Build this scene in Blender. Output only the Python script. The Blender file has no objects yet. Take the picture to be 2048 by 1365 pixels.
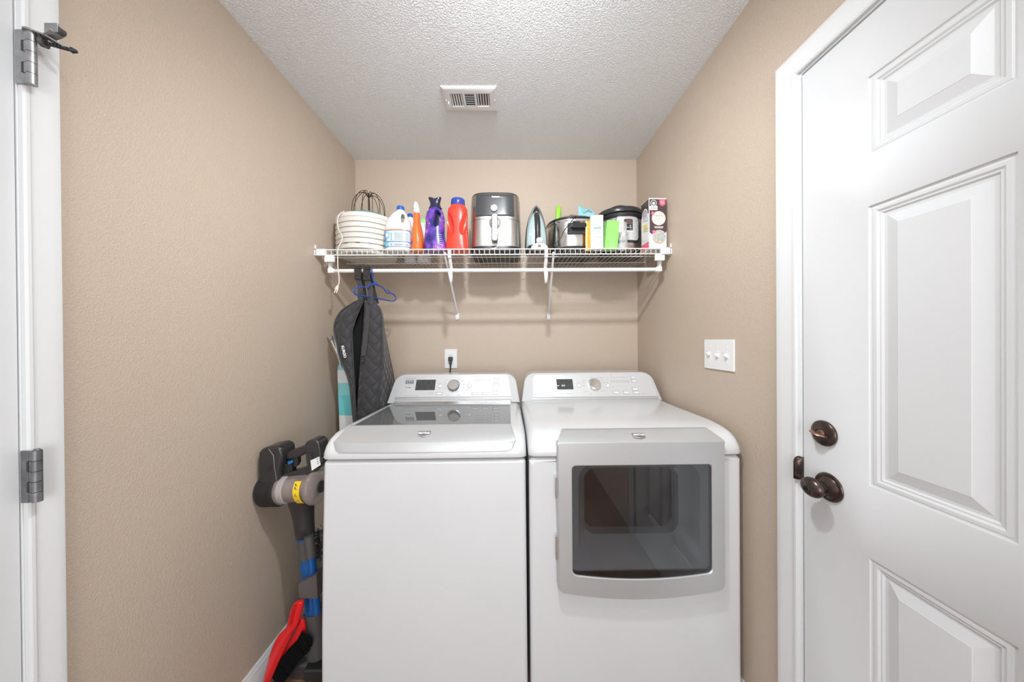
import bpy, bmesh, math, random
from mathutils import Vector, Matrix, Euler
from math import sin, cos, pi, radians as R
random.seed(7)
SC = bpy.context.scene
COL = SC.collection

# ------------------------------------------------------------------ camera
FOC = 11.0 * 2048 / 36.0
CAM = Vector((0, 0, 1.30))
cd = bpy.data.cameras.new('camera'); cd.lens = 11.0; cd.sensor_width = 36.0; cd.clip_start = 0.02
cam = bpy.data.objects.new('camera', cd); COL.objects.link(cam)
CR = Matrix.Rotation(R(-0.64), 3, 'Z') @ Matrix.Rotation(R(90 - 0.22), 3, 'X') @ Matrix.Rotation(R(-0.42), 3, 'Z')
cam.matrix_world = Matrix.Translation(CAM) @ CR.to_4x4()
SC.camera = cam

def W(px, py, Y):
    """world point on the sight line of photo point (px, py) at distance Y into the room"""
    d = CR @ Vector(((px - 1024) / FOC, -(py - 682.5) / FOC, -1.0))
    return CAM + d * (Y / d.y)
def WX(px, py, X):
    d = CR @ Vector(((px - 1024) / FOC, -(py - 682.5) / FOC, -1.0))
    return CAM + d * (X / d.x)

# ------------------------------------------------------------------ world, lights, exposure
SC.view_settings.view_transform = 'Standard'
SC.view_settings.look = 'None'
SC.view_settings.exposure = 0.0
SC.view_settings.gamma = 1.0
w = bpy.data.worlds.new('world'); SC.world = w; w.use_nodes = True
w.node_tree.nodes['Background'].inputs[0].default_value = (0.93, 0.965, 1, 1)
w.node_tree.nodes['Background'].inputs[1].default_value = 3.2

YBK = 1.984
def point_light(name, loc, power, radius, col=(1, 0.98, 0.955)):
    l = bpy.data.lights.new(name, 'POINT'); l.energy = power; l.shadow_soft_size = radius; l.color = col
    o = bpy.data.objects.new(name, l); o.location = loc; COL.objects.link(o)
def area_light(name, loc, rot, sx, sy, power, col=(1, 1, 1)):
    l = bpy.data.lights.new(name, 'AREA'); l.shape = 'RECTANGLE'; l.size = sx; l.size_y = sy; l.energy = power; l.color = col
    o = bpy.data.objects.new(name, l); o.location = loc; o.rotation_euler = rot; COL.objects.link(o)
def spot_light(name, loc, target, power, radius, size, blend, col):
    l = bpy.data.lights.new(name, 'SPOT'); l.energy = power; l.shadow_soft_size = radius; l.color = col
    l.spot_size = R(size); l.spot_blend = blend
    o = bpy.data.objects.new(name, l); o.location = loc; COL.objects.link(o)
    o.rotation_euler = (Vector(target) - Vector(loc)).to_track_quat('-Z', 'Y').to_euler()
spot_light('ceiling_spot', (0.02, 0.47, 2.37), (-0.02, YBK, 0.92), 65, 0.045, 144, 0.75, (0.94, 0.975, 1.0))
point_light('ceiling_fill', (0.0, 0.25, 2.17), 11.5, 0.10, (0.93, 0.97, 1.0))  # added omni fill, no lamp of its own; lifts ceiling and upper walls
area_light('hall_fill', (-0.05, -1.45, 1.15), (R(122), 0, 0), 1.5, 1.6, 18, (0.90, 0.955, 1.0))  # added area fill behind the camera, tilted up to brighten the ceiling

# ------------------------------------------------------------------ materials
def newmat(name):
    m = bpy.data.materials.new(name); m.use_nodes = True
    return m, m.node_tree, m.node_tree.nodes['Principled BSDF']
MATS = {}
def M(name, col=(0.8, 0.8, 0.8), rough=0.5, metal=0.0, spec=0.5, coat=0.0, trans=0.0, alpha=1.0, ior=1.5,
      bump=0.0, bscale=100.0, var=0.0, vscale=8.0, aniso=False, emit=0.0, bdist=0.001, detail=3.0):
    if name in MATS: return MATS[name]
    m, nt, p = newmat(name)
    N = nt.nodes; L = nt.links
    p.inputs['Base Color'].default_value = (*col, 1)
    p.inputs['Roughness'].default_value = rough
    p.inputs['Metallic'].default_value = metal
    p.inputs['Specular IOR Level'].default_value = spec
    p.inputs['Coat Weight'].default_value = coat
    p.inputs['Coat Roughness'].default_value = 0.06
    p.inputs['Transmission Weight'].default_value = trans
    p.inputs['Alpha'].default_value = alpha
    p.inputs['IOR'].default_value = ior
    if emit:
        p.inputs['Emission Color'].default_value = (*col, 1); p.inputs['Emission Strength'].default_value = emit
    tc = N.new('ShaderNodeTexCoord')
    if bump:
        n = N.new('ShaderNodeTexNoise'); n.inputs['Scale'].default_value = bscale; n.inputs['Detail'].default_value = detail
        n.inputs['Roughness'].default_value = 0.55
        mp = N.new('ShaderNodeMapping'); L.new(tc.outputs['Object'], mp.inputs[0])
        if aniso: mp.inputs['Scale'].default_value = (0.02, 1, 1)
        L.new(mp.outputs[0], n.inputs[0])
        b = N.new('ShaderNodeBump'); b.inputs['Strength'].default_value = bump; b.inputs['Distance'].default_value = bdist
        L.new(n.outputs[0], b.inputs['Height']); L.new(b.outputs[0], p.inputs['Normal'])
    if var:
        n = N.new('ShaderNodeTexNoise'); n.inputs['Scale'].default_value = vscale; n.inputs['Detail'].default_value = 4
        L.new(tc.outputs['Object'], n.inputs[0])
        r = N.new('ShaderNodeMapRange'); r.inputs[1].default_value = 0.3; r.inputs[2].default_value = 0.7
        r.inputs[3].default_value = 1 - var; r.inputs[4].default_value = 1 + var
        L.new(n.outputs[0], r.inputs[0])
        mx = N.new('ShaderNodeVectorMath'); mx.operation = 'SCALE'; mx.inputs[0].default_value = col
        L.new(r.outputs[0], mx.inputs['Scale']); L.new(mx.outputs[0], p.inputs['Base Color'])
    MATS[name] = m
    return m

def wall_paint(name, col, strength, dist, scale):
    """orange peel plaster: raised, smeared blobs"""
    m, nt, p = newmat(name); N = nt.nodes; L = nt.links
    p.inputs['Roughness'].default_value = 0.42; p.inputs['Specular IOR Level'].default_value = 0.35
    tc = N.new('ShaderNodeTexCoord')
    n1 = N.new('ShaderNodeTexNoise'); n1.inputs['Scale'].default_value = scale; n1.inputs['Detail'].default_value = 2.5
    n1.inputs['Distortion'].default_value = 0.6
    L.new(tc.outputs['Object'], n1.inputs[0])
    cr = N.new('ShaderNodeMapRange'); cr.inputs[1].default_value = 0.36; cr.inputs[2].default_value = 0.66
    cr.interpolation_type = 'SMOOTHSTEP'
    L.new(n1.outputs[0], cr.inputs[0])
    b = N.new('ShaderNodeBump'); b.inputs['Strength'].default_value = strength; b.inputs['Distance'].default_value = dist
    L.new(cr.outputs[0], b.inputs['Height']); L.new(b.outputs[0], p.inputs['Normal'])
    n2 = N.new('ShaderNodeTexNoise'); n2.inputs['Scale'].default_value = 1.7; n2.inputs['Detail'].default_value = 4
    L.new(tc.outputs['Object'], n2.inputs[0])
    r = N.new('ShaderNodeMapRange'); r.inputs[1].default_value = 0.3; r.inputs[2].default_value = 0.7
    r.inputs[3].default_value = 0.975; r.inputs[4].default_value = 1.025
    L.new(n2.outputs[0], r.inputs[0])
    mx = N.new('ShaderNodeVectorMath'); mx.operation = 'SCALE'; mx.inputs[0].default_value = col
    L.new(r.outputs[0], mx.inputs['Scale']); L.new(mx.outputs[0], p.inputs['Base Color'])
    MATS[name] = m
    return m

TAN = wall_paint('tan_wall_paint', (0.54, 0.443, 0.357), 0.34, 0.0014, 215)
CEIL = wall_paint('white_ceiling_texture', (0.90, 0.93, 0.955), 0.7, 0.0030, 170)
TRIM = M('white_trim_paint', (0.71, 0.72, 0.725), 0.32, bump=0.08, bscale=40, bdist=0.0006)
DOORP = M('white_door_paint', (0.665, 0.675, 0.685), 0.33, var=0.012, vscale=3, bump=0.06, bscale=60, bdist=0.0005)
ENAMEL = M('white_enamel', (0.665, 0.675, 0.685), 0.22, coat=0.35, var=0.012, vscale=4)
PLASTIC_W = M('white_plastic', (0.80, 0.80, 0.80), 0.35, bump=0.03, bscale=60)
PLASTIC_IV = M('ivory_plastic', (0.76, 0.735, 0.685), 0.33, coat=0.2, var=0.03, vscale=12)
WIRE = M('white_coated_wire', (0.80, 0.79, 0.76), 0.4, var=0.05, vscale=30)
SILVER = M('silver_painted_plastic', (0.53, 0.535, 0.54), 0.34, metal=0.45, bump=0.04, bscale=400, var=0.02, vscale=5)
SILVER_L = M('light_silver_panel', (0.66, 0.665, 0.67), 0.36, metal=0.3, bump=0.03, bscale=300, var=0.02, vscale=6)
CHROME = M('chrome', (0.80, 0.80, 0.80), 0.12, metal=1.0, var=0.02)
STEEL = M('brushed_steel', (0.62, 0.60, 0.58), 0.24, metal=1.0, bump=0.15, bscale=900, aniso=True, bdist=0.0003)
NICKEL = M('dull_nickel', (0.36, 0.36, 0.365), 0.38, metal=0.85, var=0.15, vscale=60)
PEWTER = M('dark_pewter', (0.19, 0.19, 0.20), 0.42, metal=0.7, var=0.25, vscale=50)
BRONZE = M('oil_rubbed_bronze', (0.085, 0.06, 0.052), 0.27, metal=0.75, var=0.35, vscale=60)
COPPER = M('worn_copper_edge', (0.32, 0.19, 0.14), 0.3, metal=0.8, var=0.25, vscale=80)
BLACK = M('black_plastic', (0.022, 0.022, 0.024), 0.35, var=0.1, vscale=20)
BLACKG = M('glossy_black_plastic', (0.02, 0.02, 0.022), 0.15, coat=0.5, var=0.1)
DGREY = M('charcoal_plastic', (0.055, 0.053, 0.055), 0.42, var=0.08, vscale=15, bump=0.05, bscale=500)
MGREY = M('warm_grey_plastic', (0.085, 0.078, 0.077), 0.45, var=0.06, vscale=15)
PRINT = M('grey_print', (0.36, 0.36, 0.37), 0.5, var=0.05)
PRINT_D = M('dark_print', (0.12, 0.12, 0.13), 0.5, var=0.05)
PRINT_W = M('white_print', (0.85, 0.85, 0.85), 0.5, var=0.02)
SCREEN = M('dark_display', (0.062, 0.064, 0.067), 0.18, var=0.15, vscale=60)
GLASS_LID = M('smoked_lid_glass', (0.135, 0.137, 0.14), 0.03, ior=1.75, spec=0.8, var=0.1, vscale=3)
BLUE_CAP = M('blue_cap_plastic', (0.025, 0.11, 0.47), 0.3, var=0.05)

# ------------------------------------------------------------------ mesh helpers
class MB:
    def __init__(self): self.v = []; self.f = []
    def add(self, vs, fs):
        n = len(self.v); self.v += [Vector(p) for p in vs]; self.f += [[i + n for i in f] for f in fs]; return self
    def box(self, c, s, rot=None):
        hx, hy, hz = s[0] / 2, s[1] / 2, s[2] / 2
        P = [Vector((x, y, z)) for x in (-hx, hx) for y in (-hy, hy) for z in (-hz, hz)]
        if rot is not None: P = [rot @ p for p in P]
        c = Vector(c)
        return self.add([p + c for p in P], [(0, 1, 3, 2), (4, 6, 7, 5), (0, 4, 5, 1), (2, 3, 7, 6), (0, 2, 6, 4), (1, 5, 7, 3)])
    def box2(self, a, b):
        a = Vector(a); b = Vector(b)
        return self.box((a + b) / 2, [abs(q) for q in (b - a)])
    def rings(self, rings, cap=True, closed=True, loop=False):
        n = len(rings[0]); vs = [p for r in rings for p in r]; fs = []
        m = len(rings)
        for i in range(m if loop else m - 1):
            k = (i + 1) % m
            for j in range(n if closed else n - 1):
                j2 = (j + 1) % n
                fs.append((i * n + j, i * n + j2, k * n + j2, k * n + j))
        if cap and not loop:
            fs.append(tuple(reversed(range(n)))); fs.append(tuple((m - 1) * n + j for j in range(n)))
        return self.add(vs, fs)
    def tube(self, pts, r, n=8, loop=False, cap=True, flat=None):
        pts = [Vector(p) for p in pts]; m = len(pts); rings = []
        rr = r if isinstance(r, (list, tuple)) else [r] * m
        up = None
        for i, p in enumerate(pts):
            a = pts[(i - 1) % m] if (loop or i > 0) else p
            b = pts[(i + 1) % m] if (loop or i < m - 1) else p
            t = (b - a).normalized()
            if up is None:
                up = Vector((0, 0, 1)) if abs(t.z) < 0.9 else Vector((0, 1, 0))
            s = t.cross(up).normalized(); u = s.cross(t).normalized(); up = u
            fy = flat if flat else 1.0
            rings.append([p + s * (rr[i] * cos(2 * pi * k / n)) + u * (rr[i] * fy * sin(2 * pi * k / n)) for k in range(n)])
        return self.rings(rings, cap=cap, loop=loop)
    def cyl(self, a, b, r, r2=None, n=24):
        return self.tube([a, b], [r, r if r2 is None else r2], n)
    def lathe(self, prof, c=(0, 0, 0), axis='Z', n=40, cap=True):
        c = Vector(c); rings = []
        for (r, h) in prof:
            ring = []
            for k in range(n):
                a = 2 * pi * k / n
                if axis == 'Z': q = Vector((r * cos(a), r * sin(a), h))
                elif axis == 'X': q = Vector((h, r * cos(a), r * sin(a)))
                else: q = Vector((r * cos(a), h, -r * sin(a)))
                ring.append(c + q)
            rings.append(ring)
        return self.rings(rings, cap=cap)
    def super(self, secs, n=40, cap=True):
        """stack of superellipse sections (z, cx, cy, rx, ry, e)"""
        rings = []
        for (z, cx, cy, rx, ry, e) in secs:
            ring = []
            for k in range(n):
                a = 2 * pi * k / n; ca, sa = cos(a), sin(a)
                ring.append(Vector((cx + rx * math.copysign(abs(ca) ** (2 / e), ca), cy + ry * math.copysign(abs(sa) ** (2 / e), sa), z)))
            rings.append(ring)
        return self.rings(rings, cap=cap)
    def prism(self, poly, a, b, fn):
        """poly of 2D points, fn(u, v, t) -> 3D, from t=a to t=b"""
        return self.rings([[Vector(fn(u, v, a)) for u, v in poly], [Vector(fn(u, v, b)) for u, v in poly]])
    def xf(self, mat):
        self.v = [mat @ p for p in self.v]; return self

def build(name, mb, mat, parent=None, bev=0.0, seg=3, smooth=True, angle=40, sub=0, solid=0.0):
    me = bpy.data.meshes.new(name)
    me.from_pydata([tuple(p) for p in mb.v], [], mb.f); me.update()
    b = bmesh.new(); b.from_mesh(me); bmesh.ops.recalc_face_normals(b, faces=b.faces); b.to_mesh(me); b.free()
    o = bpy.data.objects.new(name, me); COL.objects.link(o)
    mats = mat if isinstance(mat, (list, tuple)) else [mat]
    for q in mats: me.materials.append(q)
    if parent is not None: o.parent = parent
    if smooth:
        for p in me.polygons: p.use_smooth = True
        me.set_sharp_from_angle(angle=R(angle))
    if solid:
        s = o.modifiers.new('solid', 'SOLIDIFY'); s.thickness = solid; s.offset = 0
    if bev:
        bm_ = o.modifiers.new('bevel', 'BEVEL'); bm_.width = bev; bm_.segments = seg; bm_.limit_method = 'ANGLE'; bm_.angle_limit = R(35)
        bm_.harden_normals = True
        for p in me.polygons: p.use_smooth = True
    if sub:
        s = o.modifiers.new('sub', 'SUBSURF'); s.levels = sub; s.render_levels = sub
    return o

def tag(o, label, cat, group=None):
    o['label'] = label; o['category'] = cat
    if group: o['group'] = group
    return o
def thing(name, label, cat, loc=(0, 0, 0), rot=(0, 0, 0), group=None):
    o = bpy.data.objects.new(name, None); COL.objects.link(o); o.empty_display_size = 0.05
    o.location = loc; o.rotation_euler = rot
    return tag(o, label, cat, group)
def struct(o): o['kind'] = 'structure'; return o
def lab(o, s): o['label'] = s; return o
def carve(o, cutters):
    """cut shapes out of a mesh and keep the result as plain mesh"""
    tmp = []
    for mb in cutters:
        c = build('cutter', mb, BLACK, None); tmp.append(c)
        md = o.modifiers.new('cut', 'BOOLEAN'); md.operation = 'DIFFERENCE'; md.object = c; md.solver = 'EXACT'
        c.parent = o.parent
    bpy.context.view_layer.update()
    dg = bpy.context.evaluated_depsgraph_get()
    me = bpy.data.meshes.new_from_object(o.evaluated_get(dg))
    o.modifiers.clear(); o.data = me
    for p in me.polygons: p.use_smooth = True
    me.set_sharp_from_angle(angle=R(40))
    for c in tmp: bpy.data.objects.remove(c, do_unlink=True)
    return o

def text_mesh(s, size, mat4, ext=0.0004, align='CENTER', sx=1.0, bold=0.0):
    cu = bpy.data.curves.new('lettering', 'FONT'); cu.body = s; cu.size = size; cu.extrude = ext
    cu.align_x = align; cu.align_y = 'CENTER'; cu.resolution_u = 3; cu.offset = bold
    o = bpy.data.objects.new('lettering', cu); COL.objects.link(o)
    bpy.context.view_layer.update()
    me = bpy.data.meshes.new_from_object(o.evaluated_get(bpy.context.evaluated_depsgraph_get()))
    bpy.data.objects.remove(o, do_unlink=True)
    mb = MB(); mt = mat4 @ Matrix.Diagonal((sx, 1, 1, 1))
    mb.add([mt @ v.co for v in me.vertices], [list(p.vertices) for p in me.polygons])
    bpy.data.meshes.remove(me)
    return mb
def frame4(origin, xdir, ydir):
    x = Vector(xdir).normalized(); y = Vector(ydir); y = (y - x * y.dot(x)).normalized(); z = x.cross(y)
    m = Matrix((x, y, z)).transposed().to_4x4(); m.translation = Vector(origin); return m
def arc(cx, cy, r, a0, a1, n):
    return [(cx + r * cos(R(a0 + (a1 - a0) * i / n)), cy + r * sin(R(a0 + (a1 - a0) * i / n))) for i in range(n + 1)]
def rrect(x0, y0, x1, y1, r, n=5):
    return (arc(x1 - r, y0 + r, r, -90, 0, n) + arc(x1 - r, y1 - r, r, 0, 90, n) +
            arc(x0 + r, y1 - r, r, 90, 180, n) + arc(x0 + r, y0 + r, r, 180, 270, n))
def spline(pts, n=6):
    pts = [Vector(p) for p in pts]; out = []
    P = [pts[0] * 2 - pts[1]] + pts + [pts[-1] * 2 - pts[-2]]
    for i in range(1, len(P) - 2):
        for k in range(n):
            t = k / n; a, b, c, d = P[i - 1], P[i], P[i + 1], P[i + 2]
            out.append(0.5 * ((2 * b) + (c - a) * t + (2 * a - 5 * b + 4 * c - d) * t * t + (3 * b - a - 3 * c + d) * t ** 3))
    out.append(pts[-1]); return out

# ------------------------------------------------------------------ the room
XL, XR, YB, YF, H = -0.957, 0.822, 1.984, -1.70, 2.44
T = 0.12
LD0, LD1 = -0.205, 0.6235      # left door opening in Y
RD0, RD1 = 0.053, 0.8675       # right door opening in Y
DH = 2.035
JT = .018
def wall_obj(name, boxes, mat):
    mb = MB()
    for a, b in boxes: mb.box2(a, b)
    return struct(build(name, mb, mat, smooth=False))
wall_obj('wall_back', [((XL - T, YB, 0), (XR + T, YB + T, H))], TAN)
wall_obj('wall_left', [((XL - T, YF, 0), (XL, LD0 - JT, H)), ((XL - T, LD1 + JT, 0), (XL, YB, H)), ((XL - T, LD0 - JT, DH + JT), (XL, LD1 + JT, H))], TAN)
wall_obj('wall_right', [((XR, YF, 0), (XR + T, RD0 - JT, H)), ((XR, RD1 + JT, 0), (XR + T, YB, H)), ((XR, RD0 - JT, DH + JT), (XR + T, RD1 + JT, H))], TAN)
wall_obj('wall_front', [((XL - T, YF - T, 0), (XL + .13, YF, H)), ((XR - .13, YF - T, 0), (XR + T, YF, H)), ((XL + .13, YF - T, 2.2), (XR - .13, YF, H))], TAN)
wall_obj('ceiling', [((XL - T, YF - T, H), (XR + T, YB + T, H + .1))], CEIL)

fm, fnt, fp = newmat('brown_wood_floor')
tc = fnt.nodes.new('ShaderNodeTexCoord'); br = fnt.nodes.new('ShaderNodeTexBrick')
mp = fnt.nodes.new('ShaderNodeMapping'); mp.inputs['Rotation'].default_value = (0, 0, R(90))
fnt.links.new(tc.outputs['Object'], mp.inputs[0]); fnt.links.new(mp.outputs[0], br.inputs[0])
br.inputs['Color1'].default_value = (0.20, 0.105, 0.070, 1); br.inputs['Color2'].default_value = (0.29, 0.17, 0.12, 1)
br.inputs['Mortar'].default_value = (0.05, 0.03, 0.02, 1); br.inputs['Scale'].default_value = 1
br.inputs['Brick Width'].default_value = 0.9; br.inputs['Row Height'].default_value = 0.13; br.inputs['Mortar Size'].default_value = 0.0015
fnt.links.new(br.outputs[0], fp.inputs['Base Color']); fp.inputs['Roughness'].default_value = 0.35
wall_obj('floor', [((-3.5, -7.0, -.1), (3.5, YB + T, 0))], fm)

# baseboards: profiled strips
BASEP = [(0, 0), (.013, 0), (.013, .062), (.0105, .066), (.0105, .074), (.008, .077), (.007, .086), (.004, .092), (0, .092)]
def baseboard(name, X, sgn, y0, y1):
    mb = MB().prism(BASEP, y0, y1, lambda u, v, t: (X + sgn * u, t, v))
    struct(build(name, mb, TRIM, bev=.0008, seg=2))
baseboard('baseboard_left', XL, 1, LD1 + .064, YB)
baseboard('baseboard_right', XR, -1, RD1 + .064, YB)
mb = MB().prism(BASEP, XL + .013, XR - .013, lambda u, v, t: (t, YB - u, v)); struct(build('baseboard_back', mb, TRIM, bev=.0008, seg=2))

# door casings: colonial profile (u across width from opening outwards, v proud of wall)
CASP = [(0, 0), (0, .0085), (.004, .011), (.010, .0115), (.012, .0095), (.015, .0095), (.024, .012), (.036, .0145), (.042, .0165), (.0505, .0175), (.056, .0165), (.058, .013), (.058, 0)]
def casing(name, X, sgn, y0, y1, zt, ws=1.0, g=.005):
    """three mitred strips around an opening"""
    mb = MB()
    path = [(y0 - g, 0.0), (y0 - g, zt + g), (y1 + g, zt + g), (y1 + g, 0.0)]
    dirs = [(-1, 0), (-1, 1), (1, 1), (1, 0)]
    rings = [[Vector((X + sgn * v, py + d[0] * u * ws, pz + d[1] * u * ws)) for u, v in CASP] for (py, pz), d in zip(path, dirs)]
    mb.rings(rings)
    return struct(build(name, mb, TRIM, bev=.0006, seg=2, angle=25))
casing('trim_1', XL, 1, LD0, LD1, DH, .828, .0015)
casing('trim_2', XR, -1, RD0, RD1, DH, 1.06)
# jambs
def jamb(name, X, sgn, y0, y1, zt, depth, stopx):
    mb = MB(); th = 0; e = JT - .0005
    a, b = sorted((X, X - sgn * depth))
    mb.box2((a, y1, 0), (b, y1 + e, zt + e)); mb.box2((a, y0 - e, 0), (b, y0, zt + e)); mb.box2((a, y0, zt), (b, y1, zt + e))
    s0, s1 = sorted((X - sgn * stopx, X - sgn * (stopx + .03)))
    mb.box2((s0, y1 - .016, 0), (s1, y1 - th, zt)); mb.box2((s0, y0 + th, 0), (s1, y0 + .016, zt))
    struct(build(name, mb, TRIM, bev=.001, seg=2))
jamb('trim_3', XL, 1, LD0, LD1, DH, T, .045)
jamb('trim_4', XR, -1, RD0, RD1, DH, T, .045)

# ------------------------------------------------------------------ six panel doors
def door(name, X, sgn, ya, yb, panels):
    """sgn: direction of the room. face of the door lies at X. grid with recessed moulded panels."""
    zt = DH - .007; z0 = .008
    mb = MB()
    d = -sgn
    def P(x, y, z): return Vector((X + d * x, y, z))
    ys = sorted(set([ya, yb] + [p[0] for p in panels] + [p[1] for p in panels]))
    zs = sorted(set([z0, zt] + [p[2] for p in panels] + [p[3] for p in panels]))
    pk = {(round(p[0], 4), round(p[2], 4)) for p in panels}
    for i in range(len(ys) - 1):
        for j in range(len(zs) - 1):
            if (round(ys[i], 4), round(zs[j], 4)) in pk: continue
            mb.add([P(0, ys[i], zs[j]), P(0, ys[i + 1], zs[j]), P(0, ys[i + 1], zs[j + 1]), P(0, ys[i], zs[j + 1])], [(0, 1, 2, 3)])
    prof = [(0, 0), (.0015, .0035), (.005, .0042), (.008, .0032), (.014, .0035), (.018, .0065), (.021, .0062), (.0245, .0095), (.030, .0095), (.052, .0032), (.053, .0025)]
    for (a, b, c, e) in panels:
        rings = [[P(x, a + o, c + o), P(x, b - o, c + o), P(x, b - o, e - o), P(x, a + o, e - o)] for o, x in prof]
        mb.rings(rings, cap=False)
        n = len(mb.v); mb.f.append([n - 4, n - 3, n - 2, n - 1])
    th = .038
    mb.add([P(0, ya, z0), P(0, yb, z0), P(0, yb, zt), P(0, ya, zt), P(th, ya, z0), P(th, yb, z0), P(th, yb, zt), P(th, ya, zt)],
           [(4, 5, 6, 7), (0, 1, 5, 4), (1, 2, 6, 5), (2, 3, 7, 6), (3, 0, 4, 7)])
    o = build(name, mb, DOORP, angle=12)
    b = bmesh.new(); b.from_mesh(o.data); bmesh.ops.remove_doubles(b, verts=b.verts, dist=.0001); bmesh.ops.recalc_face_normals(b, faces=b.faces); b.to_mesh(o.data); b.free()
    return struct(o)
ya, yb = RD0 + .006, RD1 - .0045
cols = [(yb - .1565 - .211, yb - .1565), (ya + .1565, ya + .1565 + .211)]
rows = [(.235, .795), (.960, 1.598), (1.714, 1.891)]
door2 = door('door_2', XR, -1, ya, yb, [(c[0], c[1], r[0], r[1]) for c in cols for r in rows])
ya2, yb2 = LD0 + .006, LD1 - .0015
cols = [(yb2 - .128 - .23, yb2 - .128), (ya2 + .125, ya2 + .125 + .23)]
door1 = door('door_1', XL - .003, 1, ya2, yb2, [(c[0], c[1], r[0], r[1]) for c in cols for r in rows])

# deadbolt + knob on the right door
p = WX(1650, 867, XR)
mb = MB().lathe([(.001, 0), (.032, 0), (.033, -.003), (.0325, -.006), (.030, -.0085), (.024, -.0105), (.012, -.011), (.001, -.011)], p, 'X', 48)
db = build('deadbolt', mb, BRONZE, door2); lab(db, 'round dark bronze deadbolt plate above the knob')
mb = MB().cyl(p + Vector((-.010, 0, 0)), p + Vector((-.016, 0, 0)), .0095, .008)
rot = Matrix.Rotation(R(12), 3, 'X')
pts = []
for (y, r) in ((-.019, .0035), (-.012, .0075), (0, .009), (.012, .0075), (.019, .0035)): pts.append((y, r))
rings = []
for (y, r) in pts:
    rings.append([p + rot @ Vector((-.013 - .011 * (1 + 1.0 * cos(a)) * (r / .009), y, .0028 * sin(a))) for a in [2 * pi * k / 12 for k in range(12)]])
mb.rings(rings); lab(build('thumb_turn', mb, COPPER, db), 'copper toned thumb turn of the deadbolt')
k = WX(1659, 975, XR)
mb = MB().lathe([(.001, 0), (.035, 0), (.036, -.002), (.0345, -.005), (.030, -.0065), (.028, -.0055), (.024, -.010), (.018, -.013), (.0135, -.016), (.0135, -.017)], k, 'X', 48)
mb.lathe([(.0125, -.014), (.0115, -.022), (.0125, -.030), (.013, -.034)], k, 'X', 32)
kn = build('doorknob', mb, BRONZE, door2); lab(kn, 'egg shaped dark bronze doorknob with round rose')
mb = MB(); rings = []
for (r, h) in [(.001, -.031), (.012, -.032), (.020, -.035), (.0255, -.040), (.0265, -.045), (.0245, -.051), (.019, -.056), (.011, -.059), (.001, -.060)]:
    rings.append([k + Vector((h, r * 1.08 * cos(2 * pi * q / 40), r * .94 * sin(2 * pi * q / 40))) for q in range(40)])
mb.rings(rings); kb = build('knob', mb, BRONZE, kn)
kb2 = MB().lathe([(.009, -.0585), (.0095, -.0605), (.0075, -.0615), (.001, -.0615)], k, 'X', 24).box(k + Vector((-.063, 0, 0)), (.004, .004, .013), Matrix.Rotation(R(35), 3, 'X'))
build('lock_button', kb2, BLACKG, kn)
mb = MB().cyl(k + Vector((-.012, -.002, -.024)), k + Vector((-.014, -.002, -.024)), .003, n=12)
build('screw', mb, BLACK, kn)
# strike lip beside the knob
mb = MB(); zc = k.z + .018
prof2 = [Vector((XR + .012, RD1 - .0042, 0)), Vector((XR - .006, RD1 - .0042, 0)), Vector((XR - .0155, RD1 - .001, 0)), Vector((XR - .020, RD1 + .006, 0))]
zz = [(-.030, 1), (-.020, 1), (.010, 1), (.020, 1), (.028, .8), (.033, .35)]
rings = []
for z, s in zz:
    rings.append([Vector((q.x if i < 1 else XR + (q.x - XR) * (s if i > 1 else 1), q.y, zc + z)) for i, q in enumerate(prof2)])
mb.rings(rings, cap=False, closed=False)
sp = build('strike_plate', mb, BRONZE, door2, solid=.0015); lab(sp, 'dark bronze curved strike lip at the jamb')

# hinges on the left door
def hinge(z0, z1, parent, mat):
    ax, ay, r = XL + .026, LD1 + .0027, .0068
    mb = MB(); n = 5; L = (z1 - z0)
    for i in range(n):
        a = z0 + L * i / n + .0005; b = z0 + L * (i + 1) / n - .0005
        mb.cyl((ax, ay, a), (ax, ay, b), r, n=20)
    mb.cyl((ax, ay, z1), (ax, ay, z1 + .003), r * .9, r * .5, 16)
    h = build('hinge', mb, mat, parent)
    pl = MB()
    for i in range(n):
        a = z0 + L * i / n + .0004; b = z0 + L * (i + 1) / n - .0004
        if i % 2: pl.box2((ax - .012, ay - .0045, a), (ax, ay - .0022, b))
        else: pl.box2((ax - .012, ay - .0042, a), (ax, ay - .002, b))
    pl.box2((XL + .0005, ay - .0048, z0), (ax - .0105, ay - .0020, z1))
    build('hinge_leaf', pl, mat, h, bev=.0004, seg=1)
    s = MB()
    for i in (1, 3):
        a = z0 + L * i / n; b = z0 + L * (i + 1) / n
        s.box2((ax - .013, ay - .0051, a), (ax - .0095, ay - .0040, b))
    build('leaf_slot', s, BLACK, h)
    return h
hz = 1.8594; hz2 = 1.0383
h1 = hinge(hz - .0525, hz + .0525, door1, NICKEL); lab(h1, 'upper nickel hinge with a door stop on its pin')
h2 = hinge(hz2 - .051, hz2 + .051, door1, PEWTER); lab(h2, 'lower dull grey hinge')
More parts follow.
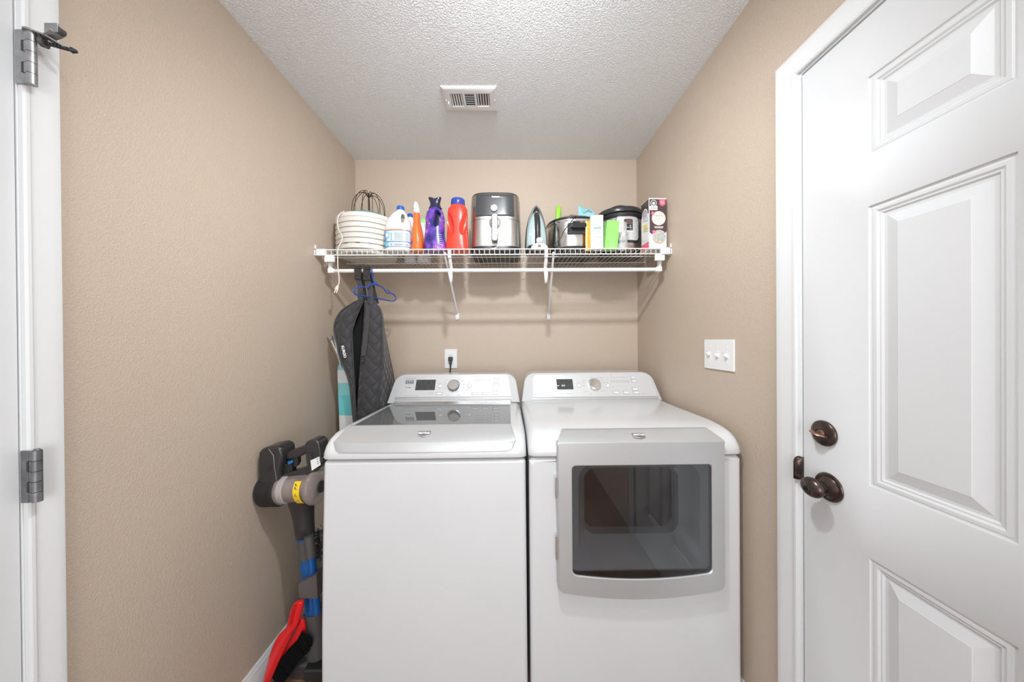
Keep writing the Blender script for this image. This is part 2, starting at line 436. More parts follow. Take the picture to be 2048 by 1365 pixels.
# hinge pin door stop
ax, ay = XL + .026, LD1 + .0027; zt = hz + .0505
ds = MB().cyl((ax, ay, zt - .001), (ax, ay, zt + .0025), .0105, n=24)
def wedge(a, b, wa, wb, th):
    a = Vector(a); b = Vector(b); t = (b - a).normalized(); s = t.cross(Vector((0, 0, 1))).normalized()
    u = Vector((0, 0, th / 2))
    return MB().rings([[a - s * wa - u, a + s * wa - u, a + s * wa + u, a - s * wa + u], [b - s * wb - u, b + s * wb - u, b + s * wb + u, b - s * wb + u]])
def merge(m, q): m.add(q.v, q.f); return m
c1 = Vector((ax + .024, ay + .009, zt - .003)); e1 = Vector((ax + .044, ay + .004, zt + .003)); e2 = Vector((ax + .038, ay + .020, zt - .012))
merge(ds, wedge((ax, ay, zt + .001), c1, .0085, .0075, .003)); merge(ds, wedge(c1 - Vector((.004, .001, 0)), e1, .0075, .009, .003)); merge(ds, wedge(c1 - Vector((.004, .002, 0)), e2, .0085, .0065, .003))
dso = build('hinge_stop', ds, NICKEL, h1, bev=.0006)
q = MB().box(e1 + Vector((-.006, -.003, .007)), (.026, .003, .018)); build('stop_plate', q, NICKEL, h1, bev=.0008)
q = MB().cyl(e1 + Vector((.006, -.004, .003)), e1 + Vector((.006, .005, .003)), .0065, n=20); build('rubber_bumper', q, DGREY, h1)
q = MB(); a = e2 + Vector((-.026, -.010, .001)); b = e2 + Vector((.008, .0035, -.001))
q.cyl(a, b, .0028, n=12); q.cyl(b, b + (b - a).normalized() * .007, .0055, .003, 14)
for i in range(8):
    t = (i + .5) / 8; c = a.lerp(b, t); d_ = (b - a).normalized() * .0012; q.cyl(c - d_, c + d_, .0036, n=12)
build('adjusting_screw', q, BLACK, h1)
q = MB().cyl(a - (b - a).normalized() * .006, a + (b - a).normalized() * .001, .0085, .0095, 20)
lab(build('bumper_pad', q, MGREY, h1), 'round grey bumper pad on the screw')

# ------------------------------------------------------------------ ceiling light (behind the camera's view) and vent
cl = thing('ceiling_light', 'round ceiling light fixture above the camera', 'ceiling light', (.02, .30, H))
build('canopy', MB().lathe([(.001, 0), (.12, 0), (.12, -.018), (.10, -.028), (.001, -.028)], (0, 0, 0)), NICKEL, cl)
build('lamp_holder', MB().cyl((0, 0, -.028), (0, 0, -.095), .02, .014), PLASTIC_W, cl)

v = thing('ceiling_vent', 'white metal ceiling vent with three banks of louvres', 'vent', (0, 0, 0))
za = H - .007
va = W(878, 170, 1); vb = W(992, 168, 1); vc = W(991, 221, 1)
def CEILP(px, py):
    d = W(px, py, 1.0) - CAM; return CAM + d * ((H - CAM.z) / d.z)
A, B, C_ = CEILP(880, 171), CEILP(993, 169), CEILP(993, 221)
cx, cy = (A.x + B.x) / 2, (A.y + C_.y) / 2; hw, hd = (B.x - A.x) / 2, (C_.y - A.y) / 2
v.location = (cx, cy, H)
ow, od = hw * .72, hd * .52
def rect(w_, d_, z): return [Vector((-w_, -d_, z)), Vector((w_, -d_, z)), Vector((w_, d_, z)), Vector((-w_, d_, z))]
mb = MB().rings([rect(hw, hd, -.0005), rect(hw, hd, -.003), rect(hw - .010, hd - .010, -.0085), rect(ow, od, -.0085), rect(ow, od, -.001)], cap=False)
for x_ in (-.315, .29):
    mb.box((x_ * ow, 0, -.0065), (.010, od * 2, .004))
build('frame', mb, PLASTIC_W, v, bev=.0005, seg=2)
build('duct', MB().box((0, 0, -.0008), (ow * 2, od * 2, .0012)), M('dark_duct', (.05, .05, .052), .7, var=.1), v)
mb = MB()
for i in range(7):
    y_ = -od + (i + .5) * 2 * od / 7
    mb.box((0, y_, -.006), (ow * .56, .0065, .0012), Matrix.Rotation(R(38), 3, 'X'))
for (a, b, t) in ((-ow, -.37 * ow, -1), (.35 * ow, ow, 1)):
    for i in range(5):
        x_ = a + (i + .5) * (b - a) / 5
        mb.box((x_, 0, -.006), (.007, od * 2, .0012), Matrix.Rotation(R(38 * t), 3, 'Y'))
build('louvres', mb, PLASTIC_W, v)
build('damper_lever', MB().box((-hw + .022, hd * .18, -.013), (.004, .012, .012)), PLASTIC_W, v, bev=.001)
for x_ in (-hw + .012, hw - .012): build('screw', MB().lathe([(.001, -.0085), (.004, -.0085), (.003, -.0102), (.001, -.0105)], (x_, 0, 0), n=16), PLASTIC_W, v)

# ------------------------------------------------------------------ outlet on the back wall
oc = W(902, 718, YB)
o = thing('wall_outlet', 'white rectangular outlet plate on the back wall', 'outlet', (oc.x, YB, oc.z))
build('plate', MB().box((0, -.003, 0), (.078, .006, .122)), PLASTIC_W, o, bev=.002)
for dz in (-.020, .020): build('socket', MB().box((0, -.0065, dz), (.034, .003, .028)), PLASTIC_W, o, bev=.003)
sl = MB()
for dx in (-.006, .006): sl.box((dx, -.0082, .023), (.002, .0008, .008))
build('slots', sl, BLACK, o)
pg = thing('power_plug', 'black plug and cord in the wall outlet behind the washer', 'plug', (oc.x, YB, oc.z))
build('plug_body', MB().box((.001, -.020, .000), (.026, .028, .026)).box((.001, -.020, -.022), (.014, .022, .024)), BLACK, pg, bev=.003)
build('cord', MB().tube(spline([(.001, -.020, -.030), (0, -.024, -.06), (-.005, -.022, -.10), (-.006, -.020, -.18), (-.01, -.03, -.30)], 5), .0042, 10), BLACK, pg)

# ------------------------------------------------------------------ 3-gang switch on the right wall
a = WX(1411, 678, XR); b = WX(1471, 744, XR)
ly, lz = (a.y + b.y) / 2, (WX(1442, 678, XR).z + WX(1442, 742, XR).z) / 2
s = thing('light_switch', 'white three gang switch plate on the right wall', 'light switch', (XR, ly, lz))
wy = abs(a.y - b.y)
build('plate', MB().box((-.003, 0, 0), (.006, wy, .118)), PLASTIC_W, s, bev=.002)
for i, dy in enumerate((wy * .30, 0, -wy * .30)):
    up = 1 if i == 0 else -1
    sw = build('toggle', MB().box((-.011, dy, up * .002), (.014, .0085, .011), Matrix.Rotation(R(-35 * up), 3, 'Y')).box((-.0062, dy, 0), (.001, .011, .025)), PLASTIC_W, s, bev=.0015)
    for dz in (-.030, .030): build('screw', MB().lathe([(.001, 0), (.0035, 0), (.003, -.0012), (.001, -.0015)], (-.006, dy, dz), 'X', 14), PLASTIC_W, s)
#==PART2==
def wb(name, mb, mat, root, parent=None, **k):
    """build a mesh given in room coordinates as a part of root"""
    mb.xf(Matrix.Translation(-Vector(root.location)))
    return build(name, mb, mat, parent or root, **k)

# ------------------------------------------------------------------ washer and dryer shared pieces
class Plane:
    """flat face given by origin, x direction, up direction; place things by sight line"""
    def __init__(s, o, u, v):
        s.o = Vector(o); s.u = Vector(u).normalized(); s.v = Vector(v).normalized(); s.n = s.u.cross(s.v)
    def hit(s, px, py):
        d = CR @ Vector(((px - 1024) / FOC, -(py - 682.5) / FOC, -1.0))
        q = CAM + d * ((s.o - CAM).dot(s.n) / d.dot(s.n)); q -= s.o
        return q.dot(s.u), q.dot(s.v)
    def P(s, u, v, h=0.0): return s.o + s.u * u + s.v * v + s.n * h
    def M(s, u, v, h=0.0):
        m = Matrix((s.u, s.v, s.n)).transposed().to_4x4(); m.translation = s.P(u, v, h); return m
    def quad(s, mb, x0, y0, x1, y1, h=0.0008):
        """thin raised rectangle between two photo points"""
        a = s.hit(x0, y0); b = s.hit(x1, y1)
        c = [s.P(a[0], a[1], h), s.P(b[0], a[1], h), s.P(b[0], b[1], h), s.P(a[0], b[1], h)]
        d = [p - s.n * (h + .0005) for p in c]
        return mb.rings([d, c])
    def disc(s, mb, u, v, prof, n=36):
        rings = [[s.P(u + r * cos(2 * pi * k / n), v + r * sin(2 * pi * k / n), h) for k in range(n)] for r, h in prof]
        return mb.rings(rings)

def ring_marks(mb, pl, x, y, r0, pts):
    for (dx, dy, w_) in pts: pl.quad(mb, x + dx, y + dy - .5, x + dx + w_, y + dy + .5, .0006)

def emblem(root, parent, pl, px, py, w_):
    """shield badge with lettering"""
    u, v = pl.hit(px, py); h = w_ * .54
    sh = lambda s, d=0.0: [(-.50 * s * w_, .55 * s * h), (.50 * s * w_, .55 * s * h), (.44 * s * w_, -.25 * s * h), (0, -.52 * s * h - d), (-.44 * s * w_, -.25 * s * h)]
    mb = MB().rings([[pl.P(u + a, v + b, 0) for a, b in sh(1.06)], [pl.P(u + a, v + b, .003) for a, b in sh(1.0)]])
    e = wb('emblem', mb, CHROME, root, parent, bev=.0006); lab(e, 'chrome shield badge with the maker name')
    mb = MB().rings([[pl.P(u + a, v + b + .04 * h, .0030) for a, b in sh(.86, -.12 * h)], [pl.P(u + a, v + b + .04 * h, .0036) for a, b in sh(.86, -.12 * h)]])
    wb('badge_field', mb, PRINT_D, root, e, smooth=False)
    t = text_mesh('MAYTAG', w_ * .205, Matrix(pl.M(u, v + .10 * h, .0040)) @ Matrix.Diagonal((1, 1.35, 1, 1)), .0004, sx=1.0, bold=.0005)
    wb('badge_lettering', t, PRINT_W, root, e, smooth=False)

def console(root, X0, X1, pl, zt_len, sil, lip=.0):
    """white backsplash with rounded top corners and silver control panel"""
    o = pl.o; hw = (X1 - X0) / 2; L = zt_len; xc = (X0 + X1) / 2 - o.x
    def outline(w_, top, r, inset, bot=0.0):
        pts = [(-w_, bot), (w_, bot)]
        w2 = w_ - inset
        pts += [(w2 - r + r * sin(a) + 0, top - r + r * cos(a)) for a in [R(80 - 80 * i / 8) for i in range(9)]]
        pts += [(-(w2 - r + r * sin(a)), top - r + r * cos(a)) for a in [R(80 * i / 8) for i in range(9)]]
        return [(u + xc, v) for u, v in pts]
    rings = []
    for (w_, top, r, ins, y_off) in ((hw - .006, L - .006, .055, .016, None), (hw - .001, L - .0015, .060, .016, .004), (hw, L, .060, .016, .012)):
        ol = outline(w_, top, r, ins, -.002)
        rings.append([pl.P(u, v, 0 if y_off is None else -y_off) for u, v in ol])
    for yb_, sc in ((1.800, 1.0), (1.825, .992)):
        ring = []
        for (u, v) in outline(hw * sc, L * sc, .060, .016, -.002):
            p = pl.P(u, v, 0); ring.append(Vector((p.x, yb_, p.z - (0.0 if yb_ < 1.81 else .006))))
        rings.append(ring)
    b = wb('console', MB().rings(rings), ENAMEL, root, angle=50)
    # silver panel (corner points from the photo), gently curled under at its lower edge
    (u0, v0), (u1, _), (u2, v2), (u3, _) = [pl.hit(*q) for q in sil]
    r = .022; n = 7
    def halfring(bt, tp, ul, ur, utl, utr, h):
        L_ = [(utr - r + r * sin(R(90 - 90 * i / n)), tp - r + r * cos(R(90 - 90 * i / n))) for i in range(n + 1)]
        K_ = [(utl + r - r * sin(R(90 * i / n)), tp - r + r * cos(R(90 * i / n))) for i in range(n + 1)]
        return [pl.P(u, v, h) for u, v in [(ul, bt), (ur, bt)] + L_ + K_]
    mb = MB().rings([halfring(v0 + .020, v2, u0 + .004, u1 - .002, u3, u2, -.001), halfring(v0 + .020, v2 - .0006, u0 + .004, u1 - .002, u3 + .0006, u2 - .0006, .0016)])
    pr = [(v0 + .0205, .0016), (v0 + .016, .0012), (v0 + .010, -.0016), (v0 + .004, -.008), (v0 + .001, -.016)]
    rr = []
    for i, (v, h) in enumerate(pr):
        t = i / 4; rr.append([pl.P(u0 + .004 * (1 - t), v, h + .004), pl.P(u1 - .002 * (1 - t), v, h + .004), pl.P(u1 - .002 * (1 - t), v, h - .004), pl.P(u0 + .004 * (1 - t), v, h - .004)])
    panel = wb('control_panel', mb, SILVER_L, root, b)
    mb2 = MB()
    m = MB(); prof = [pl.P(0, v0 + .0215, .0016) - pl.P(0, 0)] 
    vs = [(v0 + .0205, .0016), (v0 + .014, .0035), (v0 + .008, .0035), (v0 + .003, .0005), (v0 + .0005, -.006), (v0 - .0005, -.02), (v0 + .0205, -.02)]
    wb('panel_lip', MB().rings([[pl.P(ux, v, h) for v, h in vs] for ux in (u0 + .001, u1 - .001)]), SILVER, root, b, angle=60)
    return b, panel

def knob_dial(root, parent, pl, px, py, r, dark):
    u, v = pl.hit(px, py)
    base = wb('dial_ring', pl.disc(MB(), u, v, [(r * 1.18, .001), (r * 1.16, .0035), (r * 1.02, .005), (r * .9, .005)]), CHROME, root, parent)
    k1 = wb('dial', pl.disc(MB(), u, v, [(r, .003), (r, .017), (r * .96, .0215), (r * .90, .0225), (r * .86, .0205)]), PEWTER if dark else CHROME, root, parent)
    wb('dial_cap', pl.disc(MB(), u, v, [(r * .93, .018), (r * .92, .024), (r * .86, .0265), (r * .80, .0265), (r * .77, .0245), (r * .30, .0245), (.001, .0245)]), CHROME, root, k1)
    m = MB()
    for a in range(-40, 45, 8): m.box(pl.P(u + r * 1.08 * sin(R(a)), v + r * 1.08 * cos(R(a)), .006), (.0012, .001, .003))
    wb('dial_marks', m, PRINT_D, root, k1)

def buttons(root, parent, pl, lst, led=True):
    for (x0, y0, x1, y1) in lst:
        fr = wb('button', pl.quad(MB(), x0, y0, x1, y1, .0022), PRINT, root, parent, bev=.0004, seg=1)
        wb('button_cap', pl.quad(MB(), x0 + 1.1, y0 + .8, x1 - .7, y1 - .8, .0030), PLASTIC_W, root, fr, bev=.0005, seg=2)

def print_lines(mb, pl, lst):
    """rows of small print: (x0, y, x1, word length)"""
    for (x0, y, x1, wl) in lst:
        x = x0
        while x < x1:
            l = wl * random.uniform(.6, 1.2); pl.quad(mb, x, y - .33, min(x + l, x1), y + .33, .0019); x += l + 1.2

# ------------------------------------------------------------------ washer
WX0, WX1 = -.6465, .0585
wr = thing('washing_machine', 'white top load washing machine with smoked glass lid, left of the dryer', 'washing machine', ((WX0 + WX1) / 2, 1.45, 0))
mb = MB()
fr = [(-.0, .025, 1.060), (0, .30, 1.064), (0, .60, 1.074), (0, .885, 1.0885)]
rings = []
for _, z, y in fr: rings.append([Vector((WX0 + .001, y, z)), Vector((WX1 - .001, y, z)), Vector((WX1 - .001, 1.80, z)), Vector((WX0 + .001, 1.80, z))])
mb.rings(rings)
wb('cabinet', mb, ENAMEL, wr, bev=.014, seg=5)
for x in (WX0 + .05, WX1 - .05):
    for y in (1.12, 1.76): wb('foot', MB().cyl((x, y, 0), (x, y, .03), .02, .012, 14), BLACK, wr)
cap = [(1.0830, .8915), (1.0815, .897), (1.0835, .918), (1.094, .940), (1.115, .957), (1.150, .968), (1.21, .973), (1.50, .968), (1.66, .966), (1.815, .960), (1.82, .8915)]
def cap_shape(X0, X1, cap, inset):
    secs = []
    for (x, t) in ((X0, 1.0), (X0 + .004, .62), (X0 + .011, .28), (X0 + .022, .06), (X0 + .034, 0), ):
        secs.append((x, t))
    secs += [(X0 + X1 - x, t) for x, t in reversed(secs)]
    zb = cap[0][1]; rings = []
    for x, t in secs:
        ring = []
        for i, (y, z) in enumerate(cap):
            zz_ = z if z <= zb + .001 else z - t * inset * min(1, (z - zb) / .05)
            yy_ = y + (t * inset * .7 if y < 1.3 else 0) * (1 if i > 0 else 1)
            ring.append(Vector((x, yy_, max(zb, zz_))))
        rings.append(ring)
    return MB().rings(rings)
tc_ = wb('top_cover', cap_shape(WX0 - .0005, WX1 + .0005, cap, .020), ENAMEL, wr, angle=60)
# lid: smoked glass, silver front grip with rolled face, chrome hinge strip
LX0, LX1 = -.598, .010
lid = wb('lid', MB().rings([[Vector((LX0 + .012, 1.150, .9765)), Vector((LX1 - .004, 1.150, .9765)), Vector((LX1 - .004, 1.150, .9815)), Vector((LX0 + .012, 1.150, .9815))],
                            [Vector((LX0 + .002, 1.628, .969)), Vector((LX1 - .004, 1.628, .969)), Vector((LX1 - .004, 1.628, .974)), Vector((LX0 + .002, 1.628, .974))]]), GLASS_LID, wr, bev=.001, seg=2, smooth=False)
lab(lid, 'smoked glass lid mirroring the control panel')
gp = [(1.178, .9815), (1.170, .9865), (1.160, .9868), (1.120, .966), (1.094, .9495), (1.0895, .9460), (1.0805, .920), (1.0800, .9140), (1.086, .910), (1.12, .915)]
rings = []
n = 44
for i in range(n + 1):
    t = -1 + 2 * i / n; x = (LX0 + LX1) / 2 + t * (LX1 - LX0 + .028) / 2 * (1 if abs(t) < 1 else .999)
    e = max(0, (abs(t) - .90) / .10); rz = (1 - math.sqrt(max(0, 1 - e * e))) * .028
    ring = []
    for (y, z) in gp:
        if z < .947:
            s_ = 1 - math.sqrt(max(0, 1 - e * e)); z2 = z + t * t * .003 * (1 if z < .93 else 0); z2 += (.9492 - z2) * s_; y2 = y + (1.0942 - y) * s_
        else:
            k_ = (z - .9475) / .04; x_in = 0; z2 = z; y2 = y
        xx = x - math.copysign(1, t) * max(0, abs(t) - .0) ** 6 * max(0, (z - .9475) / .04) * .020
        ring.append(Vector((xx, y2, z2)))
    rings.append(ring)
grip = wb('lid_grip', MB().rings(rings), SILVER, wr, lid, angle=22); lab(grip, 'silver front grip of the lid with the maker badge')
wb('hinge_strip', MB().box2((LX0, 1.632, .964), (LX1, 1.644, .9825)), CHROME, wr, lid, bev=.003, seg=4)
wb('hinge_cover', MB().box2((LX0 - .002, 1.645, .962), (LX1 + .004, 1.668, .979)), SILVER, wr, lid, bev=.002)
wpl = Plane((-.294, 1.658, .972), (1, 0, 0), (0, .085, .140))
b, panel = console(wr, WX0, WX1, wpl, .1665, [(788.5, 802.5), (1022.5, 802.5), (1017, 749.8), (805, 750.2)])
dsp = wb('display', wpl.quad(MB(), 833.5, 760.5, 869.5, 781, .0024), SCREEN, wr, b, smooth=False); lab(dsp, 'dark display window')
knob_dial(wr, b, wpl, 908, 773, .0315, True)
buttons(wr, b, wpl, [(987.5, 755.5, 998, 760.8), (987.5, 762, 998, 767.2), (987.3, 768.4, 998, 773.8), (984.5, 778.3, 997.8, 783.6), (984.3, 785, 997.6, 790.4), (943.5, 785.2, 957.5, 790.6), (963.5, 785.2, 977.5, 790.6), (872.5, 785.3, 884.5, 790.4)])
for (x, y) in ((880.5, 773), (938.7, 773)):
    u, v_ = wpl.hit(x, y)
    q = wb('button', wpl.disc(MB(), u, v_, [(.0112, .001), (.0112, .0024), (.0104, .0028), (.001, .0028)]), PRINT, wr, b)
    wb('button_cap', wpl.disc(MB(), u, v_, [(.0096, .0026), (.009, .0034), (.001, .0036)]), PLASTIC_W, wr, q)
pr = MB()
print_lines(pr, wpl, [(948, 753.6, 986, 5), (951, 757.5, 983, 4), (951, 760.6, 984, 6), (951, 764, 984, 4.5), (951, 770.3, 984, 5), (808, 792.3, 835, 4), (856, 786, 868, 4), (856, 789.5, 868, 4),
    (892, 760, 896, 5), (887, 765, 893, 5), (888, 769, 894, 6), (888, 773.5, 894, 5), (887, 778, 894, 5), (892, 791.5, 900, 5), (915, 759.5, 921, 5), (922, 763, 929, 5), (925, 769, 931, 5), (925, 774, 930, 4), (925, 779.5, 942, 5), (914, 791, 922, 6)])
t = text_mesh('BRAVOS XL', .0085, wpl.M(*wpl.hit(823, 758.3), .0019), .0002, sx=1.25); merge(pr, t)
t = text_mesh('MCT', .012, wpl.M(*wpl.hit(820.5, 765.3), .0019), .0002, sx=1.3)
t = text_mesh('power', .006, wpl.M(*wpl.hit(880, 768), .0019), .0002, sx=1.2); merge(pr, t)
t = text_mesh('start', .006, wpl.M(*wpl.hit(938, 767), .0019), .0002, sx=1.2); merge(pr, t)
wb('printed_legends', pr, PRINT, wr, b, smooth=False)
pd = MB()
for (x0, y0, x1, y1) in ((812.3, 761.4, 827, 762.4), (812.3, 767.6, 826.5, 768.6), (812.3, 761.4, 813.2, 768.5), (826, 761.4, 826.8, 768.5), (815, 763.8, 819, 766.4), (820, 763.8, 824, 766.4)): wpl.quad(pd, x0, y0, x1, y1, .0019)
wpl.quad(pd, 817, 775.2, 821, 776.8, .0019); wpl.quad(pd, 812, 775.2, 814.5, 776.6, .0019)
wb('badge_print', pd, PRINT_D, wr, b, smooth=False)
gpl = Plane((-.294, 1.137, .9750), (1, 0, 0), (0, .040, .0205))
emblem(wr, grip, gpl, 848, 869.5, .046)

# ------------------------------------------------------------------ dryer
DX0, DX1 = .0665, .8015
dr = thing('clothes_dryer', 'white front load dryer with dark window door, right of the washer', 'dryer', ((DX0 + DX1) / 2, 1.45, 0))
def rc4(x0, x1, z0, z1, y): return [Vector((x0, y, z0)), Vector((x1, y, z0)), Vector((x1, y, z1)), Vector((x0, y, z1))]
def rrc(i, y): return [Vector((x, y, z)) for x, z in rrect(DX0 + .001 + i, .025 + i, DX1 - .001 - i, .895 - i, .012, 1)]
mb = MB().rings([rrc(0, 1.80)] + [rrc(.014 * (1 - cos(R(a))), 1.068 + .014 * (1 - sin(R(a)))) for a in (0, 15, 30, 45, 60, 75, 90)] + [[Vector((x, 1.068, z)) for x, z in rrect(.190, .48, .697, .884, .004, 1)], [Vector((x, 1.26, z)) for x, z in rrect(.190, .48, .697, .884, .004, 1)]])
body = wb('cabinet', mb, ENAMEL, dr, smooth=False)
for x in (DX0 + .05, DX1 - .05):
    for y in (1.12, 1.76): wb('foot', MB().cyl((x, y, 0), (x, y, .03), .02, .012, 14), BLACK, dr)
dcap = [(1.0625, .9015), (1.0600, .908), (1.0640, .930), (1.076, .952), (1.100, .969), (1.145, .980), (1.21, .985), (1.50, .983), (1.62, .985), (1.82, .980), (1.825, .9015)]
wb('top_cover', cap_shape(DX0 - .0005, DX1 + .0005, dcap, .022), ENAMEL, dr, angle=60)
# door frame
def outline(x0, x1, zt, zc, zm, rt, rb, nb=18):
    xc = (x0 + x1) / 2; hw = (x1 - x0) / 2
    zf = lambda x: zm + (zc - zm) * ((x - xc) / hw) ** 2
    pts = arc(x1 - rt, zt - rt, rt, 0, 90, 6) + arc(x0 + rt, zt - rt, rt, 90, 180, 6)
    zl = zf(x0 + rb)
    pts += arc(x0 + rb, zl + rb, rb, 180, 262, 6)
    for i in range(1, nb): 
        x = x0 + rb + (x1 - x0 - 2 * rb) * i / nb; pts.append((x, zf(x)))
    pts += arc(x1 - rb, zl + rb, rb, 278, 360, 6)
    return pts
FX0, FX1, FT = .160, .7255, .9535
fo = outline(FX0, FX1, FT, .450, .4235, .004, .030)
fo2 = outline(FX0 + .004, FX1 - .004, FT - .001, .455, .4275, .004, .027)
wi = outline(.2060, .6810, .880, .511, .4925, .014, .020)
wi2 = outline(.2085, .6785, .8775, .5135, .4950, .013, .019)
yf = 1.038
def ringat(ol, y): return [Vector((x, y, z)) for x, z in ol]
mb = MB().rings([ringat(fo, 1.072), ringat(fo, yf + .008), ringat(fo2, yf + .001), ringat(wi, yf), ringat(wi2, yf + .002), ringat(wi2, yf + .014)], cap=False)
dd = wb('door', mb, SILVER, dr, angle=28); lab(dd, 'silver framed dryer door with a dark rounded window')
# top visor of the door bending back over the cover
tp = []
for (z, y, x0, x1) in ((FT - .006, yf + .001, FX0 + .002, FX1 - .002), (FT + .000, yf + .002, FX0 + .002, FX1 - .002), (FT + .004, yf + .007, FX0 + .003, FX1 - .003), (.9800, 1.088, .1835, .7020), (.9835, 1.099, .1865, .6985), (.9835, 1.106, .1885, .6960)):
    tp.append([Vector((x0, y, z)), Vector((x0 + .012, y, z)), Vector((x1 - .012, y, z)), Vector((x1, y, z)), Vector((x1, y + .03, z - .012)), Vector((x0, y + .03, z - .012))])
vis = wb('door_visor', MB().rings(tp), SILVER, dr, dd, angle=28)
# glass
gm, gnt, gp_ = newmat('tinted_door_glass'); gnt.nodes.remove(gp_)
tr = gnt.nodes.new('ShaderNodeBsdfTransparent'); tr.inputs[0].default_value = (.68, .69, .70, 1)
gl = gnt.nodes.new('ShaderNodeBsdfGlossy'); gl.inputs['Roughness'].default_value = .02; gl.inputs[0].default_value = (.95, .95, .95, 1)
fz = gnt.nodes.new('ShaderNodeFresnel'); fz.inputs[0].default_value = 1.75
mxs = gnt.nodes.new('ShaderNodeMixShader'); gnt.links.new(fz.outputs[0], mxs.inputs[0]); gnt.links.new(tr.outputs[0], mxs.inputs[1]); gnt.links.new(gl.outputs[0], mxs.inputs[2])
gnt.links.new(mxs.outputs[0], gnt.nodes['Material Output'].inputs[0])
def fan(ol, y, mb):
    n = len(ol); cx_ = sum(x for x, z in ol) / n; cz_ = .69
    return mb.add([Vector((cx_, y, cz_))] + [Vector((x, y, z)) for x, z in ol], [(0, i + 1, (i + 1) % n + 1) for i in range(n)])
gl_ = wb('window_glass', fan(wi2, yf + .0058, fan(wi2, yf + .0045, MB())), gm, dr, dd, smooth=False); lab(gl_, 'dark tinted window of the dryer door')
# moulded inner window bowl seen through the glass
BOWL = M('grey_door_liner', (.62, .62, .63), .3, var=.08, vscale=6)
def rr3(x0, z0, x1, z1, r, y, n=9):
    a = rrect(x0, z0, x1, z1, r, n); return [Vector((x, y, z)) for x, z in a]
mb = MB().rings([rr3(.2062, .515, .6808, .8790, .02, yf + .014), rr3(.2062, .515, .6808, .8790, .02, yf + .020), rr3(.235, .545, .655, .868, .05, yf + .030), rr3(.25, .580, .64, .858, .05, yf + .055), rr3(.268, .600, .607, .838, .040, yf + .080), rr3(.274, .604, .601, .834, .038, yf + .115)], cap=False)
lin = wb('door_liner', mb, BOWL, dr, dd, angle=30)
wb('inner_window', MB().rings([rr3(.274, .604, .601, .834, .038, yf + .1148), rr3(.274, .604, .601, .834, .038, yf + .118)]), M('inner_window_glass', (.075, .065, .065), .08, var=.3, vscale=5), dr, dd, smooth=False)
# door hinges
for z in ((.838, .768), (.640, .562)):
    hh = wb('door_hinge', MB().box2((.1545, 1.0445, z[1]), (.1605, 1.068, z[0])).cyl((.1555, 1.045, z[1]), (.1555, 1.045, z[0]), .0035, n=12), CHROME, dr, dd, bev=.0006)
# side gaps beside the visor
demb = Plane((.4425, 1.065, .9688), (1, 0, 0), (0, .081, .0225))
emblem(dr, vis, demb, 1278, 873, .044)
dpl = Plane((.434, 1.622, .982), (1, 0, 0), (0, .085, .140))
b, panel = console(dr, DX0, DX1, dpl, .1625, [(1065.5, 802.5), (1318, 802), (1299, 748.5), (1066, 749)])
dsp = wb('display', dpl.quad(MB(), 1112.5, 759.3, 1147, 779.5, .0024), SCREEN, dr, b, smooth=False); lab(dsp, 'dark display window with lit digits')
t = text_mesh('5h9', .0125, dpl.M(*dpl.hit(1126.5, 772.3), .0030), .0002, sx=1.0, bold=.0003)
dpl.quad(t, 1114.5, 771.5, 1118, 773, .0030)
wb('display_digits', t, PRINT_W, dr, dsp, smooth=False)
knob_dial(dr, b, dpl, 1188.5, 770.5, .0305, False)
buttons(dr, b, dpl, [(1260.5, 753.2, 1271.5, 758.6), (1262, 760, 1273, 765.4), (1263.5, 776.2, 1277, 781.8), (1265.5, 783, 1278.8, 788.8), (1225.5, 783, 1238.5, 788.8), (1245.5, 783, 1258.5, 788.8)])
for (x, y) in ((1158, 772), (1215.5, 772)):
    u, v_ = dpl.hit(x, y)
    q = wb('button', dpl.disc(MB(), u, v_, [(.0112, .001), (.0112, .0024), (.0104, .0028), (.001, .0028)]), PRINT, dr, b)
    wb('button_cap', dpl.disc(MB(), u, v_, [(.0096, .0026), (.009, .0034), (.001, .0036)]), PLASTIC_W, dr, q)
pr = MB()
print_lines(pr, dpl, [(1219, 752.3, 1225, 5), (1222, 755.3, 1257, 4.5), (1221, 762.2, 1258, 4.5), (1221, 764.8, 1259, 5), (1223, 774.7, 1228, 5), (1082, 791.5, 1112, 4), (1116, 788.5, 1128, 3), (1133, 788.5, 1147, 3),
    (1181, 756, 1186, 5), (1193, 756, 1206, 6), (1163, 761.4, 1172, 5), (1164, 766, 1171, 6), (1165, 772.5, 1170, 5), (1168, 783.5, 1176, 6), (1179, 788.5, 1184, 5), (1199, 761.5, 1205, 5), (1202, 765.8, 1209, 6), (1201, 783, 1212, 5), (1283, 788, 1297, 3)])
t = text_mesh('BRAVOS XL', .0085, dpl.M(*dpl.hit(1090, 758.5), .0019), .0002, sx=1.25); merge(pr, t)
t = text_mesh('power', .006, dpl.M(*dpl.hit(1157.5, 766), .0019), .0002, sx=1.2); merge(pr, t)
t = text_mesh('start', .006, dpl.M(*dpl.hit(1214, 765.5), .0019), .0002, sx=1.2); merge(pr, t)
wb('printed_legends', pr, PRINT, dr, b, smooth=False)
# scuffed paint along the lower door edge
sc = MB()
for i in range(70):
    x = random.uniform(.43, .60) if i < 60 else random.uniform(.26, .43)
    hw = (FX1 - FX0) / 2; z = .4275 + .0275 * ((x - .4427) / hw) ** 2 + .0015 + abs(random.gauss(0, .0012))
    sc.box((x, yf + .0014, z), (random.uniform(.001, .004), .0008, random.uniform(.0005, .0013)), Matrix.Rotation(random.uniform(-.3, .3), 3, 'Y'))
wb('scuff_marks', sc, PRINT_W, dr, dd, smooth=False)
